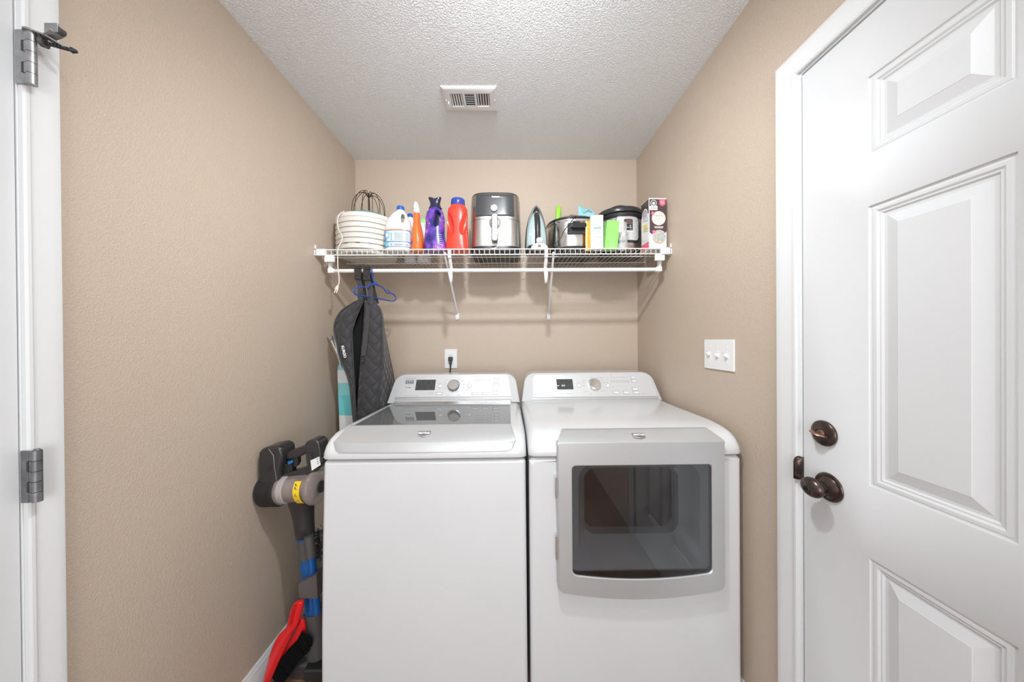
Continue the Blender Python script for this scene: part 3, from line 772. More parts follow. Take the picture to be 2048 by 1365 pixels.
#==PART3==
# ------------------------------------------------------------------ wire shelf with hanging rod
ZD = 1.7555                                    # top of the deck wires
SY0, SY1 = 1.567, 1.972
sh = thing('wire_shelf', 'white wire wall shelf with a clothes rod above the washer and dryer', 'wire shelf', ((XL + XR) / 2, 1.77, ZD))
def sb(name, mb, mat, parent=None, **k): return wb(name, mb, mat, sh, parent, **k)
mb = MB(); nW = 69
x0, x1 = XL + .016, XR - .014
for i in range(nW):
    x = x0 + (x1 - x0) * (i + .5) / nW
    mb.tube([(x, SY1, ZD - .0015), (x, SY0 + .003, ZD - .0015), (x, SY0, ZD - .004), (x, SY0, ZD - .030)], .00135, 6)
dk = sb('wire_deck', mb, WIRE)
for y, z, r in ((SY0 - .0022, ZD - .002, .0030), (SY0 - .0022, ZD - .0285, .0030), (1.700, ZD - .0055, .0026), (1.835, ZD - .0055, .0026), (SY1, ZD - .0052, .0026)):
    sb('long_wire', MB().cyl((x0, y, z), (x1, y, z), r, n=8), WIRE)
RZ = WX(989, 541, .0).z if False else W(990, 541, 1.60).z
RY = 1.60
rod = sb('hanging_rod', MB().cyl((WX(672, 541, 0).x if False else W(664, 541, RY).x, RY, RZ), (W(1316, 541, RY).x, RY, RZ), .0098, n=20), PLASTIC_W)
lab(rod, 'white round clothes rod under the front edge')
for sx, xw in ((1, XL), (-1, XR)):
    xr = W(664, 541, RY).x if sx > 0 else W(1316, 541, RY).x
    m = MB()   # bracket on the side wall holding the shelf front
    m.box2((xw, SY0 - .010, ZD - .032), (xw + sx * .005, SY0 + .026, ZD - .002))
    m.add([(xw, SY0 + .004, ZD + .002), (xw + sx * .004, SY0 + .004, ZD + .002), (xw + sx * .004, SY0 + .008, ZD + .024), (xw, SY0 + .008, ZD + .024),
           (xw, SY0 - .008, ZD + .002), (xw + sx * .010, SY0 - .008, ZD + .002), (xw + sx * .004, SY0 - .004, ZD + .024), (xw, SY0 - .004, ZD + .024)],
          [(0, 1, 2, 3), (4, 5, 6, 7), (0, 1, 5, 4), (1, 2, 6, 5), (2, 3, 7, 6), (3, 0, 4, 7)])
    m.box2((xw + sx * .010, SY0 - .011, ZD - .032), (xw + sx * .055, SY0 + .008, ZD + .001))
    sb('end_bracket', m, PLASTIC_W, bev=.003)
    m = MB()   # rod cup hanging below the bracket
    m.box2((xr - sx * .016, RY - .013, RZ - .012), (xr + sx * .012, RY + .013, RZ + .013))
    m.box2((xr - sx * .016, RY - .006, RZ + .01), (xr + sx * .0, RY + .012, ZD - .028))
    m.box2((xr - sx * .018, SY0 - .004, ZD - .062), (xr + sx * .030, SY0 + .010, ZD - .028))
    sb('rod_cup', m, PLASTIC_W, bev=.003)
for (tx, ty, bx, by) in ((890, 518, 915, 632), (1107, 516, 1097, 632)):
    a = W(tx, ty, SY0 + .002); b_ = W(bx, by, YB)
    a.z = ZD - .028
    m = MB().tube([a + Vector((0, -.006, .010)), a, Vector((b_.x, YB - .006, b_.z + .010)), Vector((b_.x, YB - .004, b_.z - .012))], [.0058, .0058, .0058, .0052], 10, flat=.75)
    br_ = sb('support_brace', m, PLASTIC_W)
    sb('brace_foot', MB().box((b_.x, YB - .004, b_.z - .004), (.024, .008, .044)), PLASTIC_W, br_, bev=.004)
    sb('screw', MB().lathe([(.001, 0), (.004, 0), (.003, -.0025), (.001, -.003)], (b_.x, YB - .008, b_.z - .006), 'Y', 14), CHROME, br_)
for (hx, hb) in ((902, 566), (1091, 566)):
    x = W(hx, 541, RY).x; zb = W(hx, hb, RY - .012).z
    m = MB()
    m.box2((x - .008, SY0 - .0075, ZD - .045), (x + .008, SY0 + .004, ZD - .001))
    m.tube([(x, SY0 - .002, ZD - .03), (x, SY0 + .012, ZD - .062), (x, RY - .002, RZ + .024), (x, RY + .014, RZ + .006)], [.0085, .0085, .009, .008], 12, flat=.5)
    pts = [(x, RY + .0145 * cos(R(a)), RZ + .0145 * sin(R(a))) for a in range(60, -181, -24)]
    m.tube(pts, .0085, 10, flat=.6)
    m.tube([(x, RY - .0165, RZ + .006), (x, RY - .021, RZ - .014), (x + .001, RY - .018, RZ - .036), (x + .001, RY - .010, zb + .006), (x, RY - .004, zb)], [.008, .0105, .010, .0075, .004], 12, flat=.65)
    sb('rod_hook', m, PLASTIC_W)

# ------------------------------------------------------------------ things on the shelf
ZS = ZD + .0004
def at(px, Y): return Vector((W(px, 500, Y).x, Y, ZS))
def top(py, Y, px=1000): return W(px, py, Y).z - ZS

# food dehydrator: base, seven stacked trays, lid ring
p = at(733, 1.772); p.x = max(p.x, XL + .172)
fd = thing('food_dehydrator', 'round ivory food dehydrator of stacked trays at the left end of the shelf', 'food dehydrator', p)
r = .160
mb = MB().lathe([(.10, 0), (.145, .004), (.152, .012), (.155, .020), (.001, .020)]); build('base', mb, PLASTIC_IV, fd)
z = .0195
for i in range(6):
    h = .0275
    mb = MB().lathe([(r - .014, z), (r - .006, z + .002), (r - .001, z + .006), (r + .001, z + h * .75), (r + .0025, z + h - .003), (r + .001, z + h - .0005), (r - .006, z + h), (r - .016, z + h), (r - .018, z + .004)], n=72, cap=False)
    mb.lathe([(.03, z + .004), (r - .016, z + .004), (r - .016, z + .006), (.03, z + .006)], n=36, cap=False)
    t = build('tray', mb, PLASTIC_IV, fd)
    build('tray_gap_shade', MB().lathe([(r - .006, z + .0000), (r + .0012, z + .0004), (r + .0012, z + .0024), (r - .006, z + .0030)], n=72, cap=False), M('gap_shade_grey', (.30, .285, .26), .6, var=.05), t)  # grey ring paints in the shade of the groove between trays
    if i == 0:
        m = MB()
        for a in range(-150, -20, 22):
            m.box(((r + .001) * cos(R(a)), (r + .001) * sin(R(a)), z + .0285), (.022, .004, .0028), Matrix.Rotation(R(a + 90), 3, 'Z'))
        build('vent_slots', m, BLACK, fd)
    z += h
mb = MB().lathe([(r - .004, z), (r + .001, z + .003), (r + .001, z + .018), (r - .004, z + .026), (.115, z + .030), (.110, z + .024), (.109, z)], n=72, cap=False)
build('lid', mb, PLASTIC_IV, fd)
mb = MB().lathe([(.109, z + .010), (.104, z + .040), (.092, z + .056), (.06, z + .062), (.02, z + .064), (.001, z + .064)], n=60, cap=False)
top_z = z + .064
tq = M('teal_plastic', (.16, .40, .36), .4, var=.08)
lab(build('teal_cap', mb, tq, fd), 'teal ribbed cap in the middle of the lid')
m = MB()
for k_ in range(28):
    a = 2 * pi * k_ / 28; m.box((.093 * cos(a), .093 * sin(a), z + .0545), (.014, .0022, .005), Matrix.Rotation(a, 3, 'Z'))
build('cap_ribs', m, tq, fd)
# cord of the dehydrator
CORD = M('cream_cord', (.74, .69, .60), .45, var=.05)
cpts = [W(688, 423, 1.64), W(680, 428, 1.61), W(675, 440, 1.60), W(677, 458, 1.60), W(684, 472, 1.595), W(683, 483, 1.59), W(677, 494, 1.575), W(675.5, 502, 1.557), W(675.5, 520, 1.553), W(676, 537, 1.553), W(678, 552, 1.553), W(678, 566, 1.553), W(676, 571, 1.553)]
cpts = [Vector(p.location) * 0 + q for q in cpts] if False else cpts
c = wb('power_cord', MB().tube(spline(cpts, 6), .0026, 8), CORD, fd); lab(c, 'cream cord hanging over the shelf edge to a two pin plug')
a = W(676, 570, 1.553); b_ = W(672.5, 580, 1.553)
dd_ = (b_ - a).normalized()
mm = MB().tube([a, a + dd_ * .006, a + dd_ * .012, b_], [.0035, .0045, .008, .0085], 12, flat=.6)
pl_ = wb('plug', mm, CORD, fd, c)
mm = MB()
for s_ in (-.0048, .0048):
    q = b_ + Vector((s_, 0, 0)); mm.tube([q, q + dd_ * .015], .0022, 6, flat=.4)
wb('plug_blades', mm, CHROME, fd, pl_)

# wire loops standing on the dehydrator
wp = W(736, 420, 1.78); 
wk = thing('wire_basket', 'dark bronze wire basket of looped wires on top of the dehydrator', 'wire basket', (wp.x, 1.79, ZS + top_z - .001))
DW = M('dark_bronze_wire', (.045, .033, .026), .4, metal=.6, var=.15)
htop = W(736, 388, 1.79).z - (ZS + top_z)
build('stem', MB().cyl((0, 0, 0), (0, 0, htop + .004), .0034, .0042, 10), DW, wk)
for i in range(11):
    a = 2 * pi * i / 11 + .2; rr_ = random.uniform(.078, .094); d_ = Vector((cos(a), sin(a), 0))
    z0 = -.012 if False else 0.0
    pts = [d_ * .004 + Vector((0, 0, htop * .86)), d_ * rr_ * .30 + Vector((0, 0, htop * random.uniform(.98, 1.10))), d_ * rr_ * .68 + Vector((0, 0, htop * .90)), d_ * rr_ * .95 + Vector((0, 0, htop * .55)), d_ * rr_ + Vector((0, 0, htop * .12)), d_ * rr_ * .98 + Vector((0, 0, .0))]
    build('wire_loop', MB().tube(spline(pts, 5), .0017, 6), DW, wk)
build('base_ring', MB().tube([(.083 * cos(2 * pi * k_ / 40), .083 * sin(2 * pi * k_ / 40), .002) for k_ in range(40)], .002, 6, loop=True), DW, wk)

def label_wrap(secs, z0, z1, a0, a1, off=.0006, n=24, m_=8):
    """patch following a bottle's side between two heights and angles (degrees, -90 faces the room)"""
    def sec(z):
        for s0, s1 in zip(secs, secs[1:]):
            if s0[0] <= z <= s1[0] and s1[0] > s0[0]:
                t = (z - s0[0]) / (s1[0] - s0[0]); return [s0[i] + (s1[i] - s0[i]) * t for i in range(6)]
        return secs[-1]
    rings = []
    for j in range(m_ + 1):
        z = z0 + (z1 - z0) * j / m_; _, cx, cy, rx, ry, e = sec(z); ring = []
        for i in range(n + 1):
            a = R(a0 + (a1 - a0) * i / n); ca, sa = cos(a), sin(a)
            ring.append(Vector((cx + (rx + off) * math.copysign(abs(ca) ** (2 / e), ca), cy + (ry + off) * math.copysign(abs(sa) ** (2 / e), sa), z)))
        rings.append(ring)
    return MB().rings(rings, cap=False, closed=False)

# bleach jug
Yc = 1.645; p = at(798.5, Yc); hh = top(413, Yc)
bj = thing('bleach_jug', 'white bleach jug with a royal blue cap in front of the dehydrator', 'bleach jug', p)
bs = [(0, 0, 0, .055, .040, 3), (.004, 0, 0, .063, .047, 3), (.03, 0, 0, .0665, .050, 3), (.115, 0, 0, .0665, .050, 3), (.145, 0, 0, .064, .048, 2.8), (.170, .000, 0, .056, .043, 2.5), (.195, .002, 0, .042, .034, 2.3), (hh - .034, .006, 0, .030, .027, 2), (hh - .028, .008, 0, .020, .020, 2), (hh - .022, .009, 0, .0185, .0185, 2)]
WPL = M('white_bottle_plastic', (.80, .80, .80), .32, var=.02)
bo = build('bottle', MB().super(bs, 48), WPL, bj)
carve(bo, [MB().super([(.145, .020, 0, .004, .2, 2), (.150, .021, 0, .008, .2, 2), (.172, .022, 0, .0105, .2, 2), (.190, .0225, 0, .008, .2, 2), (.196, .022, 0, .003, .2, 2)], 20).xf(Matrix.Rotation(R(14), 4, 'Z'))])
cp = build('cap', MB().lathe([(.0165, hh - .024), (.019, hh - .022), (.019, hh - .006), (.017, hh - .001), (.001, hh)], (.009, 0, 0)), BLUE_CAP, bj)
ma = MB()
for k_ in range(30):
    a = 2 * pi * k_ / 30; ma.box((.009 + .019 * cos(a), .019 * sin(a), hh - .013), (.0012, .0012, .014), Matrix.Rotation(a, 3, 'Z'))
build('cap_ribs', ma, BLUE_CAP, cp)
LBL = M('pale_blue_label', (.60, .70, .84), .4, var=.05, vscale=30)
LBL2 = M('bright_blue_label', (.07, .28, .66), .4, var=.12, vscale=40)
LBL3 = M('cyan_label', (.20, .55, .74), .4, var=.15, vscale=40)
LBO = M('peach_label_band', (.88, .42, .26), .4, var=.1)
LBV = M('label_navy', (.05, .12, .40), .4, var=.1)
lb = build('label', label_wrap(bs, .022, .105, -172, -8), LBL, bj); lab(lb, 'pale blue bleach label with blue blocks')
build('label_block', label_wrap(bs, .024, .098, -170, -128, .0010), LBL2, bj)
build('label_block', label_wrap(bs, .066, .096, -140, -110, .0014), LBL3, bj)
build('label_block', label_wrap(bs, .024, .050, -166, -112, .0014), LBL3, bj)
build('label_edge', label_wrap(bs, .105, .113, -172, -8), LBO, bj)
build('label_edge', label_wrap(bs, .1035, .1055, -172, -8, .0016), LBV, bj)
build('label_edge', label_wrap(bs, .046, .049, -130, -8, .0016), LBV, bj)
build('label_edge', label_wrap(bs, .021, .023, -172, -8, .0016), LBV, bj)
build('label_seal', label_wrap(bs, .072, .090, -133, -117, .0018), PRINT_W, bj)
for z_ in (.056, .064, .072, .080, .088, .034, .029):
    for a_ in ((-104, -98), (-92, -66), (-60, -36)): build('label_print', label_wrap(bs, z_, z_ + .0022, a_[0], a_[1], .0018, 6, 1), PRINT if a_[0] != -104 else LBV, bj)

# small blue capped bottle behind
Yc = 1.86; p = at(821, Yc); hh = top(428, Yc)
b2 = thing('cleaner_bottle', 'white blue capped bottle mostly hidden behind the bleach jug and orange bottle', 'bottle', p)
s2 = [(0, 0, 0, .030, .025, 3), (.005, 0, 0, .034, .028, 3), (hh - .075, 0, 0, .034, .028, 2.6), (hh - .045, 0, 0, .028, .024, 2.2), (hh - .022, 0, 0, .015, .015, 2)]
build('bottle', MB().super(s2), WPL, b2)
build('cap', MB().lathe([(.015, hh - .024), (.016, hh - .004), (.013, hh), (.001, hh)]), BLUE_CAP, b2)
build('label', label_wrap(s2, .05, hh - .085, -170, -10), LBL2, b2)

# orange bottle with white pointed cap
Yc = 1.635; p = at(836.5, Yc); hh = top(403, Yc)
ob = thing('spray_bottle', 'slim orange bottle with a tall white rounded cap, right of the bleach jug', 'bottle', p)
ORG = M('orange_bottle_plastic', (.88, .165, .035), .3, coat=.2, var=.04)
hb = hh - .062
os_ = [(0, 0, 0, .027, .042, 3), (.005, 0, 0, .0295, .046, 3), (.06, 0, 0, .0290, .046, 2.8), (.110, -.003, 0, .0245, .042, 2.5), (hb - .05, -.005, 0, .0175, .028, 2.3), (hb - .02, -.006, 0, .0160, .019, 2), (hb, -.006, 0, .0165, .017, 2)]
build('bottle', MB().super(os_), ORG, ob)
build('cap', MB().super([(hb, -.006, 0, .0162, .0165, 2), (hb + .020, -.007, 0, .0155, .0158, 2), (hb + .040, -.009, 0, .0130, .0135, 2), (hb + .054, -.010, 0, .0085, .009, 2), (hb + .060, -.0105, 0, .004, .004, 2), (hb + .062, -.0105, 0, .0005, .0005, 2)], 28), PLASTIC_W, ob)
build('label', label_wrap(os_, .086, .122, -168, -118, .001), LBL3, ob)
build('label', label_wrap(os_, .036, .052, -166, -116, .001), M('violet_label', (.16, .05, .42), .4, var=.1), ob)
build('label_edge', label_wrap(os_, .060, .078, -168, -120, .001), M('deep_orange_label', (.8, .24, .03), .4, var=.1), ob)

# green and white bottle behind
Yc = 1.86; p = at(848, Yc); hh = top(438, Yc)
b3 = thing('green_bottle', 'white bottle with a pale green top, glimpsed behind the orange and purple bottles', 'bottle', p)
GRP = M('pale_green_plastic', (.35, .72, .28), .35, var=.06)
s3 = [(0, 0, 0, .036, .028, 3), (.005, 0, 0, .039, .031, 3), (hh - .05, 0, 0, .038, .030, 2.6), (hh - .03, 0, 0, .033, .028, 2.3)]
build('bottle', MB().super(s3), WPL, b3)
build('cap', MB().super([(hh - .031, 0, 0, .034, .029, 2.2), (hh - .012, 0, 0, .031, .026, 2.2), (hh - .003, 0, 0, .022, .019, 2), (hh, 0, 0, .010, .010, 2)]), GRP, b3)

# purple bottle with a finger hole and a sculpted dark cap
Yc = 1.63; p = at(871, Yc); hh = top(398, Yc)
pb = thing('scent_booster_bottle', 'purple and pink galaxy patterned bottle with a dark flared cap and finger hole', 'bottle', p)
pm, pnt, pp = newmat('galaxy_sleeve'); N = pnt.nodes; L = pnt.links
tcn = N.new('ShaderNodeTexCoord'); n1 = N.new('ShaderNodeTexNoise'); n1.inputs['Scale'].default_value = 19; n1.inputs['Detail'].default_value = 4; n1.inputs['Distortion'].default_value = .25
rp = N.new('ShaderNodeValToRGB'); L.new(tcn.outputs['Object'], n1.inputs[0]); L.new(n1.outputs[0], rp.inputs[0])
el = rp.color_ramp.elements; el[0].position = .30; el[0].color = (.02, .015, .11, 1); el[1].position = .70; el[1].color = (.82, .12, .50, 1)
for pos, c_ in ((.44, (.05, .03, .25, 1)), (.53, (.13, .06, .42, 1)), (.61, (.33, .07, .46, 1)), (.66, (.45, .28, .72, 1))):
    e_ = el.new(pos); e_.color = c_
vr = N.new('ShaderNodeTexVoronoi'); vr.inputs['Scale'].default_value = 230; L.new(tcn.outputs['Object'], vr.inputs[0])
n3 = N.new('ShaderNodeTexNoise'); n3.inputs['Scale'].default_value = 14; L.new(tcn.outputs['Object'], n3.inputs[0])
mr = N.new('ShaderNodeMath'); mr.operation = 'LESS_THAN'; mr.inputs[1].default_value = .28; L.new(vr.outputs['Distance'], mr.inputs[0])
mr2 = N.new('ShaderNodeMath'); mr2.operation = 'GREATER_THAN'; mr2.inputs[1].default_value = .55; L.new(n3.outputs[0], mr2.inputs[0])
mr3 = N.new('ShaderNodeMath'); mr3.operation = 'MULTIPLY'; L.new(mr.outputs[0], mr3.inputs[0]); L.new(mr2.outputs[0], mr3.inputs[1])
mxc = N.new('ShaderNodeMix'); mxc.data_type = 'RGBA'; mxc.inputs[7].default_value = (.95, .45, .75, 1); L.new(mr3.outputs[0], mxc.inputs[0]); L.new(rp.outputs[0], mxc.inputs[6])
L.new(mxc.outputs[2], pp.inputs['Base Color']); pp.inputs['Roughness'].default_value = .22; pp.inputs['Coat Weight'].default_value = .4
hb = hh - .050
ps = [(0, 0, 0, .053, .040, 3), (.005, 0, 0, .0575, .044, 2.8), (.045, -.002, 0, .0555, .043, 2.6), (.095, -.002, 0, .0500, .040, 2.4), (.140, .000, 0, .0485, .038, 2.3), (hb - .055, .000, 0, .0500, .037, 2.3), (hb - .025, .000, 0, .0440, .034, 2.2), (hb - .006, .001, 0, .0315, .028, 2), (hb, .001, 0, .027, .025, 2)]
bo = build('bottle', MB().super(ps, 48), pm, pb)
cut = MB().super([(hb - .108, .012, 0, .003, .2, 2), (hb - .100, .013, 0, .012, .2, 2), (hb - .068, .016, 0, .0195, .2, 2), (hb - .036, .018, 0, .0165, .2, 2), (hb - .022, .016, 0, .008, .2, 2), (hb - .018, .015, 0, .002, .2, 2)], 24)
carve(bo, [cut])
build('finger_recess', MB().super([(hb - .112, .012, .004, .006, .004, 2), (hb - .100, .013, .004, .015, .006, 2), (hb - .066, .016, .004, .022, .008, 2), (hb - .036, .017, .004, .019, .008, 2), (hb - .016, .014, .004, .008, .005, 2)], 24), M('dark_recess', (.02, .02, .07), .3, var=.1), pb)
DNAVY = M('dark_navy_plastic', (.02, .02, .055), .22, coat=.3, var=.1)
rings = []
for (z_, rx, lobe) in ((hb - .001, .027, 0), (hb + .010, .0225, .0), (hb + .022, .0195, .02), (hb + .036, .0215, .10), (hb + .045, .0240, .17), (hb + .050, .0225, .24)):
    ring = []
    for k_ in range(40):
        a = 2 * pi * k_ / 40; rr_ = rx * 1.14 * (1 + lobe * cos(3 * a + pi / 2))
        ring.append(Vector((.001 + rr_ * cos(a) * 1.12, rr_ * sin(a) * .85, z_ + (lobe * .05 * (abs(cos(a)) - .5)))))
    rings.append(ring)
build('cap', MB().rings(rings), DNAVY, pb)
t = []
for k_ in range(6): build('label_print', label_wrap(ps, .030 + k_ * .010, .033 + k_ * .010, -78, -40, .0008, 8, 1), M('pale_blue_print', (.30, .36, .70), .4, var=.1), pb)

# red detergent jug
Yc = 1.622; p = at(915.5, Yc); hh = top(400, Yc)
rj = thing('detergent_jug', 'coral red detergent jug with pinched grips and a blue screw cap', 'detergent jug', p)
REDP = M('coral_red_plastic', (.86, .050, .026), .32, coat=.2, var=.03)
hb = hh - .030
rs = [(0, 0, 0, .054, .038, 3.2), (.005, 0, 0, .0585, .042, 3.2), (.030, 0, 0, .0580, .042, 3), (.080, 0, 0, .0530, .041, 2.8), (.130, 0, 0, .0515, .040, 2.8), (hb - .045, .001, 0, .0505, .039, 2.7), (hb - .022, .002, 0, .0485, .037, 2.6), (hb - .008, .003, 0, .040, .034, 2.3), (hb, .003, 0, .034, .032, 2)]
bo = build('bottle', MB().super(rs, 56), REDP, rj)
def ell(c, r_, n=24, m_=14, rot=None):
    c = Vector(c); rings = []
    for j in range(m_ + 1):
        t_ = -pi / 2 + pi * j / m_; rr_ = max(.02, cos(t_))
        ring = [Vector((r_[0] * rr_ * cos(2 * pi * k_ / n), r_[1] * rr_ * sin(2 * pi * k_ / n), r_[2] * sin(t_))) for k_ in range(n)]
        rings.append([c + (rot @ q if rot else q) for q in ring])
    return MB().rings(rings)
carve(bo, [ell((-.041, -.043, .142), (.026, .034, .070), rot=Matrix.Rotation(R(-16), 3, 'Y')), ell((.045, -.043, .142), (.026, .034, .070), rot=Matrix.Rotation(R(16), 3, 'Y'))])
CAPB = M('deep_blue_cap', (.028, .06, .36), .25, coat=.3, var=.04)
build('cap', MB().lathe([(.033, hb - .004), (.036, hb), (.0355, hh - .004), (.033, hh), (.001, hh)], (.003, 0, 0), n=48), CAPB, rj)

# air fryer
Yc = 1.765; p = at(992.5, Yc); hh = top(388, 1.64)
af = thing('air_fryer', 'tall stainless air fryer with a black front panel and basket handle', 'air fryer', p)
w_, d_ = .138, .150
fs = lambda z, k_=1.0: (z, 0, 0, w_ * k_, d_ * k_, 4.2)
build('base', MB().super([fs(.004, .93), fs(.006, .985), fs(.026, 1.0), fs(.030, .995)], 72), BLACK, af)
m = MB()
for x_ in (-.09, .09):
    for y_ in (-.10, .10): m.cyl((x_, y_, 0), (x_, y_, .006), .013, n=16)
build('feet', m, DGREY, af)
BRST = M('brushed_appliance_steel', (.56, .545, .53), .36, metal=1.0, bump=.12, bscale=700, bdist=.0002)
build('basket_front', MB().super([fs(.030, .998), fs(.032, 1.0), fs(.165, .985), fs(.168, .982)], 72), BRST, af)
build('seam', MB().super([fs(.167, .972), fs(.1705, .972)], 72), BLACK, af)
bd = build('housing', MB().super([fs(.1700, .984), fs(hh - .030, .958), fs(hh - .012, .95), fs(hh - .002, .93)], 72), BRST, af)
build('lid_cap', MB().super([fs(hh - .013, .945), fs(hh - .002, .935), fs(hh + .001, .92), fs(hh + .0015, .6), fs(hh + .001, .02)], 72), BLACK, af)
fsec = [(a, b_, c_, e_ * 1.0, f_, g_) for a, b_, c_, e_, f_, g_ in [fs(.030, 1), fs(.165, .985), fs(.17, .984), fs(hh - .030, .958), fs(hh - .010, .95), fs(hh, .94)]]
# angle range on a superellipse: x = w*|cos|^(2/e)
def ang(x, w2): return math.degrees(math.acos(max(-1, min(1, math.copysign((abs(x) / w2) ** (4.2 / 2), x)))))
FP = M('smoky_front_panel', (.055, .057, .06), .2, coat=.3, var=.08, vscale=12)
fpn = build('front_panel', label_wrap(fsec, .184, hh - .010, -ang(-.098, w_ * .97), -ang(.098, w_ * .97), .0012, 40, 10), FP, af, solid=.002); lab(fpn, 'dark glossy front panel with a silver dial')
def face_y(z_): return -d_ * (.998 - .05 * max(0, (z_ - .16) / .14)) 
build('dial', MB().lathe([(.0175, 0), (.0175, -.010), (.0155, -.0125), (.001, -.013)], (-.004, face_y(.215), .222), 'Y', 32), M('white_silver_dial', (.74, .74, .74), .25, metal=.4, var=.03), fpn)
t = text_mesh('Instant', .0145, frame4((.004, face_y(.28) - .0028, hh - .024), (1, 0, 0), (0, 0, 1)), .0003, bold=.0003)
t.box((.032, face_y(.28) - .0028, hh - .0265), (.016, .0006, .0012))
build('maker_lettering', t, PRINT_W, fpn, smooth=False)
hd = MB().tube([(0, face_y(.1) - .004, .060), (0, face_y(.1) - .030, .044), (0, face_y(.1) - .038, .054), (0, face_y(.1) - .040, .110), (0, face_y(.1) - .036, .160), (0, face_y(.1) - .004, .176)], [.010, .0155, .0165, .0165, .0165, .012], 16, flat=.42)
hd = MB().rings([[Vector((x_, y_, z_)) for x_, z_ in rrect(-.0165, .040, .0165, .182, .012, 6)] for y_ in (face_y(.1) - .030, face_y(.1) - .043)]).box2((-.011, face_y(.1) + .002, .130), (.011, face_y(.1) - .032, .178))
h_ = build('basket_handle', hd, DGREY, af, bev=.003)
build('handle_inlay', MB().rings([[Vector((x_, y_, z_)) for x_, z_ in rrect(-.0115, .046, .0115, .176, .008, 6)] for y_ in (face_y(.1) - .0425, face_y(.1) - .0448)]), BRST, h_)
build('latch_cover', MB().lathe([(.030, 0), (.030, -.008), (.024, -.012), (.001, -.012)], (.0, face_y(.1) + .003, .148), 'Y', 32), BRST, af)
# crumpled paper tag at its foot
tg = thing('paper_tag', 'small crumpled white and orange paper tag lying at the foot of the air fryer', 'paper tag', at(991, 1.592), (0, 0, 0))
rings = []
for i in range(7):
    t_ = i / 6; rings.append([Vector((-.022 + .044 * t_, -.006 + .004 * sin(5 * t_), .002 + .018 * t_ + .002 * sin(9 * t_))), Vector((-.020 + .044 * t_, .004, .010 + .018 * t_ + .002 * cos(8 * t_)))])
build('paper', MB().rings(rings, cap=False, closed=False), PRINT_W, tg, solid=.0008)
build('orange_mark', MB().box((.019, -.004, .0235), (.006, .0015, .008), Matrix.Rotation(R(-20), 3, 'Y')), LBO, tg)

# clothes iron standing on its heel
Yc = 1.66; p = at(1073.5, Yc); hh = top(407, Yc)
ir = thing('clothes_iron', 'black and pale teal clothes iron standing upright on its heel', 'iron', p)
def sole(s_, y): 
    pts = []
    for k_ in range(17):
        t_ = k_ / 16; z_ = t_ * hh * .985; wd = .060 * s_ * (1 - t_ ** 2.6) ** .62 if t_ < 1 else 0
        wd *= (.92 + .08 * min(1, t_ * 8)); pts.append((wd, z_))
    L_ = [Vector((w2, y, z_)) for w2, z_ in pts] + [Vector((-w2, y, z_)) for w2, z_ in reversed(pts[:-1])]
    return L_
build('soleplate', MB().rings([sole(.96, .045), sole(1.0, .040), sole(1.0, .036)]), CHROME, ir)
build('lower_body', MB().rings([sole(1.0, .036), sole(1.02, .030), sole(.98, .018), sole(.93, .012)]), BLACK, ir)
PT = M('pale_teal_plastic', (.42, .54, .54), .2, coat=.3, var=.05)
rings = []
for (s_, y) in ((.90, .013), (.84, .004), (.70, -.006), (.46, -.012)):
    q = sole(s_, y); rings.append([Vector((v_.x, v_.y, .022 + v_.z * (.62 + .20 * s_))) for v_ in q])
build('water_tank', MB().rings(rings), PT, ir)
build('nose', MB().super([(hh * .60, 0, .012, .034, .020, 2.2), (hh * .75, 0, .012, .025, .018, 2.1), (hh * .88, 0, .016, .014, .014, 2), (hh * .95, 0, .022, .007, .010, 2)], 24), BLACKG, ir)
hp = [(0, .008, hh * .78), (0, -.022, hh * .72), (0, -.050, hh * .58), (0, -.058, hh * .40), (0, -.056, hh * .20), (0, -.042, hh * .09), (0, -.012, .024)]
build('handle', MB().tube(spline(hp, 5), .0145, 16), BLACK, ir)
build('heel', MB().super([(0, 0, -.004, .052, .040, 3), (.006, 0, -.004, .055, .041, 3), (.030, 0, .002, .052, .036, 2.8), (.045, 0, .010, .044, .024, 2.5)], 40), BLACK, ir)
m = MB().lathe([(.011, 0), (.011, -.006), (.001, -.008)], (-.028, -.004, hh * .36), 'Y', 24)
build('temperature_dial', m, PT, ir)
m = MB()
for i in range(4): m.box((0, -.028 - .004 * i, hh * (.70 - .035 * i)), (.016, .008, .005))
build('steam_buttons', m, DGREY, ir, bev=.001)
# little white cup dome in front
cu_ = thing('measuring_cup', 'small white plastic cup lying in front of the iron', 'cup', at(1079, 1.586))
build('cup', MB().super([(0, 0, 0, .040, .016, 2.4), (.004, 0, 0, .044, .0175, 2.4), (.018, 0, 0, .040, .016, 2.3), (.030, 0, .0, .026, .012, 2.2), (.034, 0, 0, .014, .008, 2)], 36), M('clear_white_plastic', (.78, .80, .80), .25, alpha=.85, var=.04), cu_)
build('knob', MB().lathe([(.010, .032), (.0155, .036), (.017, .046), (.0155, .056), (.010, .060), (.001, .061)], n=30), M('lilac_white_plastic', (.72, .70, .78), .3, var=.03), cu_)
build('barcode_sticker', MB().box((-.002, -.0178, .014), (.014, .001, .012)), PRINT_D, cu_)

